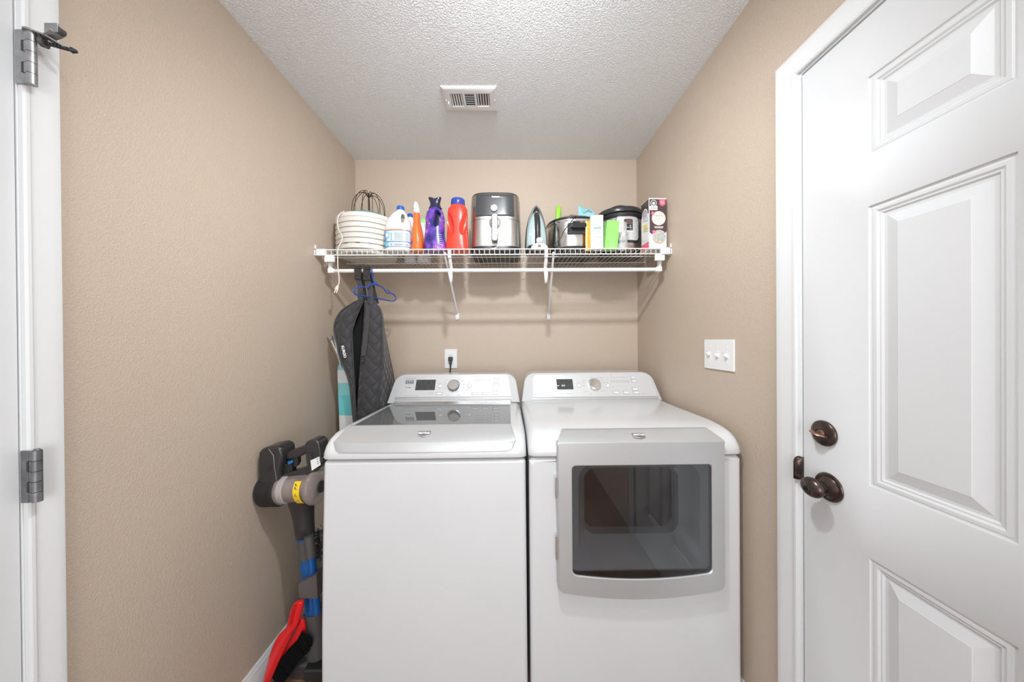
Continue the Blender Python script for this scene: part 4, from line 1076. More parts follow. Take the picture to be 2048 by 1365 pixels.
# slow cooker (oval, its end handle towards the room)
Yc = 1.787; p = at(1150.5, 1.70); p.y = Yc
ck = thing('slow_cooker', 'oval stainless slow cooker with a black lid rim and side handle', 'slow cooker', p)
a_, b_ = .146, .155
hc = top(440, 1.66)
ov = lambda z_, k_=1.0, j=0: (z_, 0, 0, a_ * k_ + j, b_ * k_ + j, 2.35)
build('base', MB().super([ov(.006, .86), ov(.010, .93), ov(.028, .975), ov(.034, .99)], 72), BLACK, ck)
m = MB()
for x_ in (-.08, .08):
    for y_ in (-.10, .10): m.cyl((x_, y_, 0), (x_, y_, .012), .014, n=14)
build('feet', m, BLACK, ck)
build('housing', MB().super([ov(.032, .985), ov(.036, 1.0), ov(hc - .018, .995), ov(hc - .012, .985)], 72), M('polished_steel', (.60, .59, .57), .2, metal=1.0, var=.02), ck)
build('rim', MB().super([ov(hc - .016, .995), ov(hc - .012, 1.01), ov(hc - .004, 1.01), ov(hc, .99)], 72), CHROME, ck)
build('crock', MB().super([ov(hc - .006, .99), ov(hc - .002, 1.025), ov(hc + .006, 1.02), ov(hc + .008, .97)], 72), BLACKG, ck)
build('lid', MB().super([ov(hc + .007, .97), ov(hc + .013, .93), ov(hc + .030, .72), ov(hc + .040, .42), ov(hc + .043, .1), ov(hc + .043, .01)], 72), M('smoky_lid_glass', (.10, .10, .10), .06, coat=.4, alpha=.75, var=.05), ck)
build('lid_knob', MB().lathe([(.010, hc + .042), (.010, hc + .052), (.022, hc + .056), (.024, hc + .066), (.018, hc + .070), (.001, hc + .070)]), BLACK, ck)
yh = -b_
m = MB().rings([[Vector((x_, y_, z_)) for x_, z_ in rrect(-.055, hc - .088, .055, hc - .028, .010, 5)] for y_ in (yh + .012, yh - .004)])
hb_ = build('handle_mount', m, BLACK, ck, bev=.002)
m = MB().rings([[Vector((x_, y_, z_)) for x_, z_ in rrect(-.040, hc - .062, .040, hc - .036, .012, 5)] for y_ in (yh + .002, yh - .030)])
build('handle', m, BLACKG, hb_, bev=.004)
build('handle_gloss', MB().box((-.012, yh - .008, hc - .030), (.040, .018, .010)), BLACKG, hb_, bev=.003)
cpts = [W(1150, 433, 1.60), W(1140, 447, 1.595), W(1128, 462, 1.595), W(1122, 475, 1.592), W(1112, 487, 1.59), W(1108, 492, 1.59), W(1115, 496, 1.59)]
wb('lid_cord', MB().tube(spline([W(1152, 432, 1.70)] + cpts, 5), .0022, 8), BLACK, ck)

# bright green upright stick behind
gs = thing('squeegee_handle', 'bright lime green handle standing behind the slow cooker by the iron', 'handle', at(1117, 1.962))
hh = top(412, 1.962)
LIME = M('lime_green_plastic', (.33, .78, .05), .35, var=.05)
build('shaft', MB().cyl((-.006, 0, 0), (-.003, 0, hh - .12), .006, n=12), M('grey_shaft', (.35, .35, .35), .4, var=.05), gs)
build('grip', MB().super([(hh - .14, -.004, 0, .009, .008, 2.6), (hh - .10, -.003, 0, .011, .009, 2.6), (hh - .07, -.001, 0, .0165, .011, 3), (hh - .02, .002, 0, .0150, .011, 3), (hh - .004, .003, 0, .012, .009, 2.6), (hh, .003, 0, .007, .006, 2.2)], 24), LIME, gs)

# folded aqua cloth on the cooker lid
AQ = M('aqua_cloth', (.30, .60, .64), .75, var=.06, vscale=40, bump=.3, bscale=200)
cloth_p = W(1176, 428, 1.84)
zb_ = ZS + hc + .034
cl_ = thing('cleaning_cloth', 'rolled light aqua cloth lying on the slow cooker lid beside the white box', 'cloth', (.452, 1.835, zb_))
zt_ = W(1172, 415, 1.83).z - zb_
rings = []
for i in range(15):
    t_ = i / 14; x_ = -.038 + .090 * t_; ring = []
    rz_ = (zt_ / 2) * (1.0 - .45 * t_) * (.86 if i in (0,) else 1); zc_ = zt_ / 2 + .01 - .022 * t_
    for k_ in range(28):
        a = 2 * pi * k_ / 28; w2 = 1 + .06 * sin(3 * a + 5 * t_) + .03 * sin(7 * a)
        ring.append(Vector((x_ + .010 * cos(a), .046 * cos(a) * w2, max(.0, zc_ + rz_ * sin(a) * w2))))
    rings.append(ring)
fold = build('roll', MB().rings(rings), AQ, cl_, angle=60)
build('fold_edge', MB().tube(spline([(-.030, -.044, zt_ * .78), (-.012, -.047, zt_ * .55), (.012, -.047, zt_ * .75), (.034, -.043, zt_ * .60), (.050, -.038, zt_ * .45)], 5), .0035, 8), AQ, cl_)

# orange and yellow packet between cooker and white box
Y0 = 1.612; a = at(1171, Y0); b_ = at(1187, Y0); hh = top(443, Y0)
oc_ = thing('orange_packet', 'yellow and orange packet squeezed between the slow cooker and the white box', 'packet', ((a.x + b_.x) / 2, Y0, ZS))
hwid = (b_.x - a.x) / 2
build('packet', MB().box((0, 0, hh / 2), (hwid * 2, .012, hh)), M('orange_card', (.90, .36, .03), .4, var=.15, vscale=30), oc_, bev=.001)
build('yellow_edge', MB().box((-hwid + .004, -.0062, hh / 2), (.007, .0008, hh - .004)), M('pale_yellow_card', (.90, .80, .42), .4, var=.1), oc_)

# white box
def rotz(o, deg): o.rotation_euler = (0, 0, R(deg)); return o
Y0 = 1.583; a = at(1182.5, Y0); b_ = at(1207, Y0); hh = top(431, Y0); wd = b_.x - a.x
wbx = thing('white_carton', 'narrow white carton with blue and red print and a barcode, right of the slow cooker', 'box', ((a.x + b_.x) / 2 + .001, Y0 + .019, ZS), (0, 0, R(-7)))
CARD = M('white_card', (.80, .80, .83), .45, var=.02)
build('carton', MB().box((0, 0, hh / 2), (wd, .038, hh)), CARD, wbx, bev=.0012)
m = MB()
for i in range(9): m.box((.001, -.0195, hh - .014 - i * .0075), (wd * random.uniform(.6, .75), .0006, .0014))
for i in range(5): m.box((.001, -.0195, hh * .33 - i * .006 + .01), (wd * random.uniform(.6, .75), .0006, .001))
m.box((0, -.0195, hh * .36), (wd * .72, .0006, .006))
build('small_print', m, M('pale_grey_print', (.50, .50, .56), .5, var=.05), wbx)
build('blue_print', MB().box((.002, -.0195, hh * .62), (wd * .62, .0006, .010)), M('light_blue_print', (.22, .42, .78), .5, var=.15, vscale=80), wbx)
t = text_mesh('a', .011, frame4((.002, -.0196, hh * .52), (1, 0, 0), (0, 0, 1)), .0002)
build('red_print', MB().box((.0, -.0195, hh * .525), (wd * .42, .0006, .002)).box((.003, -.0195, hh * .505), (wd * .36, .0006, .002)), M('coral_print', (.85, .35, .33), .5, var=.1), wbx)
m = MB()
for i in range(11): m.box((-.013 + i * .0026, -.0195, hh * .15), (random.choice((.0007, .0013)), .0006, .022))
build('barcode', m, PRINT, wbx)

# green box leaning
Y0 = 1.585; a = at(1208.5, Y0); b_ = at(1235, Y0); hh = top(441, Y0); wd = b_.x - a.x
gb = thing('green_carton', 'bright green carton tilted to the right in front of the pressure cooker', 'box', ((a.x + b_.x) / 2, Y0 + .022, ZS + .0005), (0, R(0), R(4)))
GC = M('green_card', (.29, .72, .17), .35, var=.06, vscale=30)
ti = .030
mb = MB().rings([[Vector((-wd / 2, -.02, 0)), Vector((wd / 2, -.02, 0)), Vector((wd / 2, .02, 0)), Vector((-wd / 2, .02, 0))],
                 [Vector((-wd / 2 + ti * .55, -.018, hh)), Vector((wd / 2 + ti * .5, -.018, hh)), Vector((wd / 2 + ti * .5, .02, hh)), Vector((-wd / 2 + ti * .55, .02, hh))]])
build('carton', mb, GC, gb, bev=.001)
m = MB()
sl_ = lambda z_: ti * .55 * z_ / hh
for (z0, z1, x_, w2) in ((.015, .045, -.006, .001), (.015, .045, .010, .001), (.048, .050, .0, .030), (.012, .0135, .002, .03), (.020, .021, .002, .010), (.028, .029, .002, .010), (.036, .037, .002, .010)):
    zm = (z0 + z1) / 2; m.box((x_ + sl_(zm), -.0202 + .002 * zm / hh, zm), (w2, .0006, z1 - z0))
build('pale_print', m, M('pale_green_print', (.62, .88, .50), .5, var=.05), gb)
# clear plastic bag beside it
bg = thing('plastic_bag', 'crumpled clear plastic bag between the green carton and the pressure cooker', 'plastic bag', at(1243, 1.60))
rings = []; hh = top(446, 1.60)
random.seed(3)
for i in range(12):
    t_ = i / 11; z_ = t_ * hh; x_ = .004 + .012 * t_; w2 = (.020 * (1 - .55 * t_) + .003); ring = []
    for k_ in range(14):
        a = 2 * pi * k_ / 14; q = 1 + random.uniform(-.28, .28)
        ring.append(Vector((x_ + w2 * q * cos(a), .012 * q * sin(a), z_ + (random.uniform(-.003, .003) if 0 < i < 11 else 0))))
    rings.append(ring)
build('film', MB().rings(rings), M('clear_film', (.62, .64, .64), .12, alpha=.45, coat=.4, var=.1), bg, angle=10)
random.seed(11)

# pressure cooker
Yc = 1.80; p = at(1243.5, 1.76); p.y = Yc; p.x = min(p.x, XR - .175)
ic = thing('pressure_cooker', 'round electric pressure cooker with a black domed lid and control panel', 'pressure cooker', p)
r = .119; hb = top(430, 1.685)
build('base_ring', MB().lathe([(.09, .002), (r - .006, .004), (r, .010), (r, .032), (r - .002, .036)], n=64), BLACK, ic)
m = MB()
for k_ in range(4): m.cyl((.08 * cos(k_ * pi / 2 + .7), .08 * sin(k_ * pi / 2 + .7), 0), (.08 * cos(k_ * pi / 2 + .7), .08 * sin(k_ * pi / 2 + .7), .005), .012, n=14)
build('feet', m, BLACK, ic)
build('housing', MB().lathe([(r - .002, .034), (r - .001, .036), (r - .001, hb - .012), (r - .003, hb - .008)], n=72), BRST, ic)
build('top_ring', MB().lathe([(r - .002, hb - .014), (r + .004, hb - .006), (r + .007, hb + .006), (r + .004, hb + .012), (r - .01, hb + .014)], n=72), BLACK, ic)
hl = top(407, 1.72) - .004
lid_ = build('lid', MB().lathe([(r - .006, hb + .013), (r + .006, hb + .018), (r + .009, hb + .030), (r + .003, hb + .044), (r * .82, hl - .026), (r * .45, hl - .012), (.001, hl - .010)], n=72), M('satin_black_lid', (.030, .030, .032), .3, coat=.15, var=.1), ic)
hp = [(-r * .92, -.020, hb + .028), (-r * .72, -.024, hl - .030), (-r * .36, -.026, hl - .004), (0, -.028, hl + .004), (r * .36, -.026, hl - .004), (r * .72, -.024, hl - .030), (r * .92, -.020, hb + .028)]
build('lid_handle', MB().tube(spline(hp, 6), .011, 14, flat=.8), BLACK, lid_)
m = MB()
for s_ in (-1, 1): m.super([(hb - .012, s_ * (r + .012), 0, .020, .030, 3), (hb + .006, s_ * (r + .014), 0, .022, .034, 3)], 24)
# side handles
build('side_handles', m, BLACK, ic, bev=.002)
def cylpatch(x0, z0, x1, z1, rad_, off, rc=0.0, n=18):
    pts = rrect(x0, z0, x1, z1, rc, 6) if rc else [(x1, z0), (x1, z1), (x0, z1), (x0, z0)]
    out = MB()
    def on(x, z, o): return Vector((x, -math.sqrt(max(1e-6, (rad_) ** 2 - x * x)) - o, z))
    # strips in x so the patch follows the curve
    xs = [x0 + (x1 - x0) * i / n for i in range(n + 1)]
    def zr(x):
        if rc and x < x0 + rc: dz = rc - math.sqrt(max(0, rc * rc - (x0 + rc - x) ** 2))
        elif rc and x > x1 - rc: dz = rc - math.sqrt(max(0, rc * rc - (x - x1 + rc) ** 2))
        else: dz = 0
        return z0 + dz, z1 - dz
    rings = []
    for x in xs:
        a, b2_ = zr(x); rings.append([on(x, a, off), on(x, b2_, off), on(x, b2_, -.002), on(x, a, -.002)])
    return out.rings(rings)
zc_ = (hb - .010)
fbp = build('panel_frame', cylpatch(-.062, zc_ - .142, .075, zc_ + .002, r, .004, .024), BLACK, ic)
cpn = build('control_panel', cylpatch(-.055, zc_ - .130, .068, zc_ - .004, r, .0065, .020), SILVER_L, ic); lab(cpn, 'silver control panel with a dark display and grey keys')
dp_ = build('display', cylpatch(-.018, zc_ - .078, .030, zc_ - .018, r, .0078, .004), BLACK, cpn)
build('display_window', cylpatch(-.014, zc_ - .048, .026, zc_ - .022, r, .0084), M('brown_display', (.12, .08, .07), .3, var=.1), dp_)
m = MB()
for (x_, z_, w2) in ((-.008, -.055, .008), (.016, -.055, .010), (-.002, -.064, .010), (.008, -.064, .006), (.018, -.064, .008), (-.008, -.073, .005), (.018, -.073, .004)):
    m.box((x_, -math.sqrt(r * r - x_ * x_) - .0086, zc_ + z_), (w2, .0006, .003))
build('display_icons', m, PRINT_W, dp_)
m = MB()
for i in range(3):
    for j in range(3): m.box((-.012 + i * .020, -math.sqrt(r * r - (-.012 + i * .020) ** 2) - .0068, zc_ - .090 - j * .013), (.014, .0012, .007))
build('keys', m, M('key_grey', (.55, .55, .55), .5, var=.04), cpn)
for j in range(7): build('key', cylpatch(.040, zc_ - .024 - j * .014, .058, zc_ - .016 - j * .014, r, .0074, .003, 6), M('key_grey'), cpn)
t = text_mesh('INSTANT', .008, frame4((.006, -r - .0076, zc_ - .011), (1, 0, 0), (0, 0, 1)), .0003, sx=1.25)
build('maker_lettering', t, M('coral_print'), cpn, smooth=False)

# tall hair tool box at the right end
Y0 = 1.585; a = at(1297, Y0); b_ = at(1333, Y0); hh = top(397, Y0); wd = b_.x - a.x; dp = .085
bx = thing('printed_carton', 'tall black and white carton with round pictures at the right shelf end', 'box', ((a.x + b_.x) / 2 + .001, Y0 + dp / 2, ZS), (0, 0, R(2)))
BK = M('dark_brown_card', (.075, .055, .055), .35, var=.08)
RP = M('rose_print', (.85, .13, .22), .4, var=.06)
PK = M('pink_print', (.90, .55, .56), .4, var=.05)
c0 = build('carton', MB().box((0, 0, hh / 2), (wd, dp, hh)), M('white_gloss_card', (.80, .78, .77), .3, coat=.2, var=.02), bx, bev=.001)
yq = -dp / 2 - .0003
bk = build('front_panel_print', MB().rings([[Vector((x_, y_, z_)) for x_, z_ in ((-wd / 2 + .003, .085), (-wd / 2 + .012, .078), (wd / 2 - .012, .078), (wd / 2 - .001, .092), (wd / 2 - .001, hh - .006), (-wd / 2 + .003, hh - .006))] for y_ in (yq + .0004, yq - .0003)]), BK, c0, smooth=False)
def disc_y(x_, z_, r_, h_, sq=1.0): return MB().lathe([(r_, 0), (r_, -h_), (.0005, -h_)], (x_, yq, z_), 'Y', 36)
build('picture_round', disc_y(.004, hh - .103, .036, .0008), PK, c0)
build('picture', disc_y(.004, hh - .103, .033, .0011), M('cream_picture', (.84, .72, .66), .4, var=.12, vscale=60), c0)
build('picture_detail', MB().box((.004, yq - .0013, hh - .090), (.034, .0006, .003)).box((.006, yq - .0013, hh - .105), (.004, .0006, .006)), M('gold_print', (.62, .42, .32), .4, var=.1), c0)
build('picture_round', disc_y(.006, .062, .036, .0009), PK, c0)
mpm, mnt, mpp = newmat('printed_scene'); 
tn = mnt.nodes.new('ShaderNodeTexCoord'); vn = mnt.nodes.new('ShaderNodeTexNoise'); vn.inputs['Scale'].default_value = 85; vn.inputs['Detail'].default_value = 1
mnt.links.new(tn.outputs['Object'], vn.inputs[0]); hs = mnt.nodes.new('ShaderNodeHueSaturation'); hs.inputs['Saturation'].default_value = .95; hs.inputs['Value'].default_value = .95
mnt.links.new(vn.outputs['Color'], hs.inputs['Color']); mnt.links.new(hs.outputs[0], mpp.inputs['Base Color']); mpp.inputs['Roughness'].default_value = .35
build('picture', disc_y(.006, .062, .033, .0012), mpm, c0)
build('number_badge', disc_y(-.027, hh - .078, .0085, .0013), RP, c0)
build('number_badge', disc_y(-.022, .088, .0085, .0014), RP, c0)
t = text_mesh('1', .013, frame4((-.027, yq - .0015, hh - .078), (1, 0, 0), (0, 0, 1)), .0002); build('badge_number', t, PRINT_W, c0, smooth=False)
t = text_mesh('2', .013, frame4((-.022, yq - .0016, .088), (1, 0, 0), (0, 0, 1)), .0002); build('badge_number', t, PRINT_W, c0, smooth=False)
build('red_flag', MB().rings([[Vector((x_, y_, z_)) for x_, z_ in ((.008, hh - .006), (.008, hh - .032), (.0235, hh - .042), (.039, hh - .032), (.039, hh - .006))] for y_ in (yq, yq - .0008)]), RP, c0, smooth=False)
t = text_mesh('55', .020, frame4((.0235, yq - .0010, hh - .023), (1, 0, 0), (0, 0, 1)), .0002, bold=.0004); build('flag_number', t, PK, c0, smooth=False)
build('round_logo', disc_y(-.022, hh - .026, .016, .0006), PRINT_W, c0); build('round_logo', disc_y(-.022, hh - .026, .0135, .0009), PRINT_D, c0); build('round_logo', disc_y(-.022, hh - .028, .007, .0012), PRINT_W, c0)
build('name_plate', MB().rings([[Vector((x_, y_, z_)) for x_, z_ in rrect(-.042, hh - .062, -.002, hh - .040, .003, 3)] for y_ in (yq, yq - .0008)]), PRINT_W, c0, smooth=False)
m = MB()
for i in range(2): m.box((-.022, yq - .0010, hh - .047 - i * .008), (.032, .0004, .003))
build('name_lines', m, PRINT, c0)
m = MB()
for i in range(2): m.box((.004, yq - .0008, hh - .146 - i * .006), (.048 - .006 * i, .0006, .003))
m.box((.0, yq - .0006, hh - .008), (.002, .0004, .001))
build('white_lines', m, PRINT_W, c0)
xq = -wd / 2 - .0004
def side_quad(y0, z0, y1, z1, sk, h_=.0006):
    return MB().rings([[Vector((xx, y0, z0)), Vector((xx, y1, z0 + sk)), Vector((xx, y1, z1 + sk)), Vector((xx, y0, z1))] for xx in (xq, xq - h_)])
build('side_print', side_quad(-dp / 2 + .002, hh - .075, dp / 2 - .002, hh - .004, 0), BK, c0, smooth=False)
build('side_red_corner', side_quad(-dp / 2 + .002, .004, dp / 2 - .002, .040, -.003 + .003), RP, c0, smooth=False)
build('side_yellow_patch', side_quad(-.022, .105, .016, .135, .006), M('yellow_print', (.85, .62, .12), .4, var=.25, vscale=90), c0, smooth=False)
build('side_round', MB().lathe([(.030, 0), (.030, -.0012), (.0005, -.0012)], (xq, .0, hh - .070), 'X', 30), PRINT_W, c0)
build('side_picture', MB().lathe([(.026, 0), (.026, -.0016), (.0005, -.0016)], (xq, .0, hh - .070), 'X', 30), mpm, c0)
m = MB()
for i in range(5):
    z_ = .150 + i * .012 - .09 * (i > 2); merge(m, side_quad(-.034, z_, .020, z_ + .0025, .010))
build('side_lines', m, PRINT, c0, smooth=False)
# ------------------------------------------------------------------ quilted black cover hanging from the rod by its straps
qm, qnt, qp = newmat('quilted_black_fabric'); N = qnt.nodes; L = qnt.links
qp.inputs['Base Color'].default_value = (.034, .033, .036, 1); qp.inputs['Roughness'].default_value = .72; qp.inputs['Sheen Weight'].default_value = .15
uvn = N.new('ShaderNodeUVMap'); sx_ = N.new('ShaderNodeSeparateXYZ'); L.new(uvn.outputs[0], sx_.inputs[0])
def mth(op, a, b=None):
    n = N.new('ShaderNodeMath'); n.operation = op
    for i, q in enumerate((a, b)):
        if q is None: continue
        if isinstance(q, (int, float)): n.inputs[i].default_value = q
        else: L.new(q, n.inputs[i])
    return n.outputs[0]
s1_ = mth('MULTIPLY', mth('ADD', sx_.outputs[0], sx_.outputs[1]), 15.0); s2_ = mth('MULTIPLY', mth('SUBTRACT', sx_.outputs[0], sx_.outputs[1]), 15.0)
h1_ = mth('ABSOLUTE', mth('SUBTRACT', mth('FRACT', s1_), .5)); h2_ = mth('ABSOLUTE', mth('SUBTRACT', mth('FRACT', s2_), .5))
g1_ = mth('POWER', mth('SUBTRACT', 1.0, mth('MULTIPLY', h1_, 2.0)), .35); g2_ = mth('POWER', mth('SUBTRACT', 1.0, mth('MULTIPLY', h2_, 2.0)), .35)
hh_ = mth('MULTIPLY', g1_, g2_)
bn = N.new('ShaderNodeBump'); bn.inputs['Strength'].default_value = .9; bn.inputs['Distance'].default_value = .007; L.new(hh_, bn.inputs['Height']); L.new(bn.outputs[0], qp.inputs['Normal'])
WEB = M('black_webbing', (.045, .044, .047), .6, bump=.3, bscale=600, var=.1)
rootp = W(722, 541, RY)
qc = thing('quilted_seat_cover', 'black diamond quilted fabric cover hanging from the clothes rod by two straps', 'seat cover', (rootp.x, RY, 1.50))
levels = [602, 612, 622, 636, 650, 665, 690, 713, 740, 762, 800, 840, 875]
def interp(tab, y):
    if y <= tab[0][0]: return tab[0][1]
    for (a, p), (b, q) in zip(tab, tab[1:]):
        if a <= y <= b: return p + (q - p) * (y - a) / (b - a)
    return tab[-1][1]
Lr = [(602, 727), (636, 713), (665, 704.6), (701, 706), (762, 709), (834, 713), (875, 716)]
Ll = [(602, 716), (610, 700), (622, 683), (643, 668.5), (665, 668.5), (713, 679), (762, 699), (834, 707), (875, 711)]
Ml = [(602, 731), (665, 727.5), (713, 723), (786, 718), (834, 714), (875, 712)]
Mr = [(602, 747), (626, 763), (689, 763), (822, 763), (875, 763)]
Rr = [(602, 750), (626, 764.5), (655, 766), (708, 777), (762, 788), (810, 791), (875, 796)]
def uvstrip(name, cols, mat, parent, solid=.006, sc=1.0):
    """cols: list over levels of world point rows; uv in metres"""
    me = bpy.data.meshes.new(name); nr = len(cols); nc = len(cols[0])
    vs = [p - Vector(qc.location) for row in cols for p in row]; fs = []
    for i in range(nr - 1):
        for j in range(nc - 1): fs.append((i * nc + j, i * nc + j + 1, (i + 1) * nc + j + 1, (i + 1) * nc + j))
    me.from_pydata([tuple(v) for v in vs], [], fs)
    uv = me.uv_layers.new(name='UVMap'); acc = []
    for row in cols:
        u = 0; r_ = [0]
        for a, b in zip(row, row[1:]): u += (b - a).length; r_.append(u)
        acc.append(r_)
    mid = max(r_[-1] for r_ in acc)
    for p in me.polygons:
        for li in p.loop_indices:
            vi = me.loops[li].vertex_index; i, j = divmod(vi, nc)
            uv.data[li].uv = (acc[i][j] + (mid - acc[i][-1]) * .5, cols[i][j].z)
    for p in me.polygons: p.use_smooth = True
    o = bpy.data.objects.new(name, me); COL.objects.link(o); me.materials.append(mat); o.parent = parent
    s = o.modifiers.new('sub', 'SUBSURF'); s.levels = 1; s.render_levels = 1
    s = o.modifiers.new('solid', 'SOLIDIFY'); s.thickness = solid
    return o
rowsA, rowsB, rowsC = [], [], []
for i, y in enumerate(levels):
    a, b = interp(Ll, y), interp(Lr, y); c, d = interp(Ml, y), interp(Mr, y); e = interp(Rr, y)
    t_ = (y - 602) / 273
    lim = XL + .012
    def WP(px, Y):
        p = W(px, y, Y); p.x = max(p.x, lim); return p
    rowsA.append([WP(b, 1.545), WP(b * .6 + a * .4, 1.530 + .004 * sin(i)), WP(a * .8 + b * .2, 1.532), WP(a, 1.548), WP(a + 1.5, 1.566)])
    rowsB.append([WP(a + 2, 1.570), WP(a * .4 + b * .6 + 2, 1.612), WP((b + c) / 2, 1.625), WP(c + 1, 1.598), WP(c + 1.5, 1.566)])
    rowsC.append([WP(c, 1.560), WP(c * .75 + d * .25, 1.546 + .004 * sin(i * 1.3)), WP(c * .4 + d * .6, 1.541), WP(d - 1, 1.552), WP(d, 1.562), ])
yr = lambda t_: 1.575 + (1.868 - 1.575) * min(1, t_ * 1.9) ** .8
for row in rowsC + rowsA:
    for p in row:
        if p.z < 1.02 and p.x > -.660: p.x = -.660
rowsR = []
for i, y in enumerate(levels[1:]):
    d, e = interp(Mr, y), interp(Rr, y); t_ = (y - 602) / 273
    p0 = W(d - .5, y, 1.566); p1 = W(e, y, yr(t_)); p1.x = min(p1.x, -.672 if y > 700 else 9) if False else p1.x
    rowsR.append([p0, p0.lerp(p1, .33) + Vector((.0, .0, 0)), p0.lerp(p1, .66), p1])
for row in rowsR:
    for p in row:
        if p.z < 1.13 and p.x > -.662 and p.y < 1.84: p.x = -.662
lob = uvstrip('front_lobe', rowsA, qm, qc)
lin_ = uvstrip('inner_lining', rowsB, M('black_fleece', (.012, .012, .013), .9, var=.1), qc)
uvstrip('middle_panel', rowsC, qm, qc); uvstrip('rear_panel', rowsR, qm, qc)
# piping round the rim of the lobe
edge = [(r_[2] + r_[3] * 4 + r_[4]) / 6 + Vector((-.001, -.003, 0)) for r_ in rowsA]; edge = [rowsA[0][0] + Vector((0, -.004, .004))] + edge
wb('rim_binding', MB().tube(spline(edge, 3), .0042, 8), WEB, qc)
edge = [r_[0] + Vector((0, -.003, 0)) for r_ in rowsA]
wb('inner_binding', MB().tube(spline(edge, 3), .0028, 6), WEB, qc)
edge = [r_[0] + Vector((0, -.003, 0)) for r_ in rowsC]
wb('inner_binding', MB().tube(spline(edge, 3), .0030, 6), WEB, qc)
# webbing straps looped over the rod, with buckles
def strap(path, wd, th=.0022, wdir=Vector((1, 0, 0))):
    rings = []
    for i, p in enumerate(path):
        p = Vector(p); a = Vector(path[max(0, i - 1)]); b = Vector(path[min(len(path) - 1, i + 1)])
        t_ = (b - a).normalized(); n = t_.cross(wdir).normalized()
        rings.append([p - wdir * wd / 2 - n * th / 2, p + wdir * wd / 2 - n * th / 2, p + wdir * wd / 2 + n * th / 2, p - wdir * wd / 2 + n * th / 2])
    return MB().rings(rings)
def loop_over(x, zlow, xl=None, dip=0):
    xl = x if xl is None else xl
    pts = [(xl, RY + .030, zlow + .02), (x, RY + .024, RZ - .06), (x, RY + .016, RZ - .01)]
    pts += [(x, RY + .0125 * cos(R(a)), RZ + .0125 * sin(R(a))) for a in (20, 55, 90, 125, 160)]
    pts += [(x, RY - .015, RZ - .012), (x, RY - .020, RZ - .05), ((x + xl) / 2, RY - .010, (RZ + zlow) / 2), (xl, RY - .030, zlow)]
    return pts
sx1 = W(720, 541, RY).x; sx2 = W(737.5, 541, RY).x
zt1 = W(716, 606, 1.55).z
s_a = wb('strap', strap(loop_over(sx1, zt1, W(716, 606, 1.55).x), .026), WEB, qc)
s_b = wb('strap', strap(loop_over(sx2, W(738, 612, 1.55).z, W(738.5, 612, 1.55).x), .030), WEB, qc)
for st, x, py in ((s_a, sx1 + .001, 549), (s_b, sx2 + .001, 551)):
    z_ = W(720, py, RY - .02).z
    wb('buckle', MB().box((x, RY - .024, z_), (.034, .010, .052)).box((x, RY - .030, z_ + .004), (.020, .004, .026)), BLACKG, qc, st, bev=.003)
    wb('buckle_bar', MB().box((x, RY - .0225, z_ + .031), (.036, .007, .006)).box((x, RY - .0225, z_ + .040), (.036, .007, .005)), BLACK, qc, st, bev=.001)
# extra webbing tab down the middle panel and grey stitched patch
tab = [W(737, 603, 1.545), W(735, 640, 1.540), W(731, 680, 1.538), W(727, 712, 1.540)]
wb('webbing_tab', strap(tab, .022), WEB, qc)
wb('pocket_corner', strap([W(744, 600, 1.550), W(748, 615, 1.545), W(749, 628, 1.542)], .034), qm, qc)
wb('side_clip', MB().box(W(725.5, 722, 1.538), (.016, .012, .016)), BLACKG, qc, bev=.002)
tl = frame4(W(687.5, 704, 1.5255), W(690.5, 714, 1.5255) - W(686, 695, 1.5255), W(695, 702, 1.5255) - W(685, 705, 1.5255))
t = text_mesh('KURGO', .0175, tl, .0006, sx=.98, bold=.0006)
lab(wb('maker_lettering', t, PRINT_W, qc, lob, smooth=False), 'white maker lettering running down the lobe')

# ------------------------------------------------------------------ blue hanger
BLUEH = M('blue_hanger_plastic', (.022, .075, .37), .25, coat=.3, var=.05)
hx = W(746, 541, RY)
hg = thing('clothes_hanger', 'small blue plastic clothes hanger hooked on the rod beside the black straps', 'hanger', (hx.x, RY, RZ))
d3 = W(791, 600, 1.72) - W(708, 583, 1.49); yd = lambda f: 1.49 + .23 * f
def HP(px, py): return W(px, py, 1.49 + .23 * (px - 707) / 84)
hk = [(hx.x + .002, RY + .013, RZ - .004)]
hk = [Vector((hx.x, RY + .0125 * cos(R(a)), RZ + .0125 * sin(R(a)))) for a in (0, 30, 60, 90, 120, 150, 180)] + [Vector((hx.x, RY - .012, RZ - .02)), HP(747, 560), HP(749, 566)]
wb('hook', MB().tube(spline(hk, 3), .0032, 10), BLUEH, hg)
ap = HP(750, 566)
wb('neck_web', MB().tube([HP(741, 570), HP(750, 567.5), HP(760, 573)], [.003, .0085, .003], 10, flat=1.0), BLUEH, hg)
lp = [HP(750, 568), HP(740, 570), HP(735.5, 575), HP(730, 576.5), HP(726, 573), HP(716, 575), HP(709, 578), HP(707, 583), HP(710, 588), HP(716, 591), HP(735, 593.5), HP(760, 598), HP(780, 602), HP(788, 602), HP(792, 598), HP(790, 592), HP(783, 587), HP(776, 587), HP(771, 583), HP(767, 577), HP(759, 572), HP(750, 568)]
wb('frame', MB().tube(spline(lp, 3), .0034, 10), BLUEH, hg)
wb('strap_notch', MB().tube([HP(774, 579.5), HP(779, 584), HP(781, 587)], .0026, 8), BLUEH, hg)

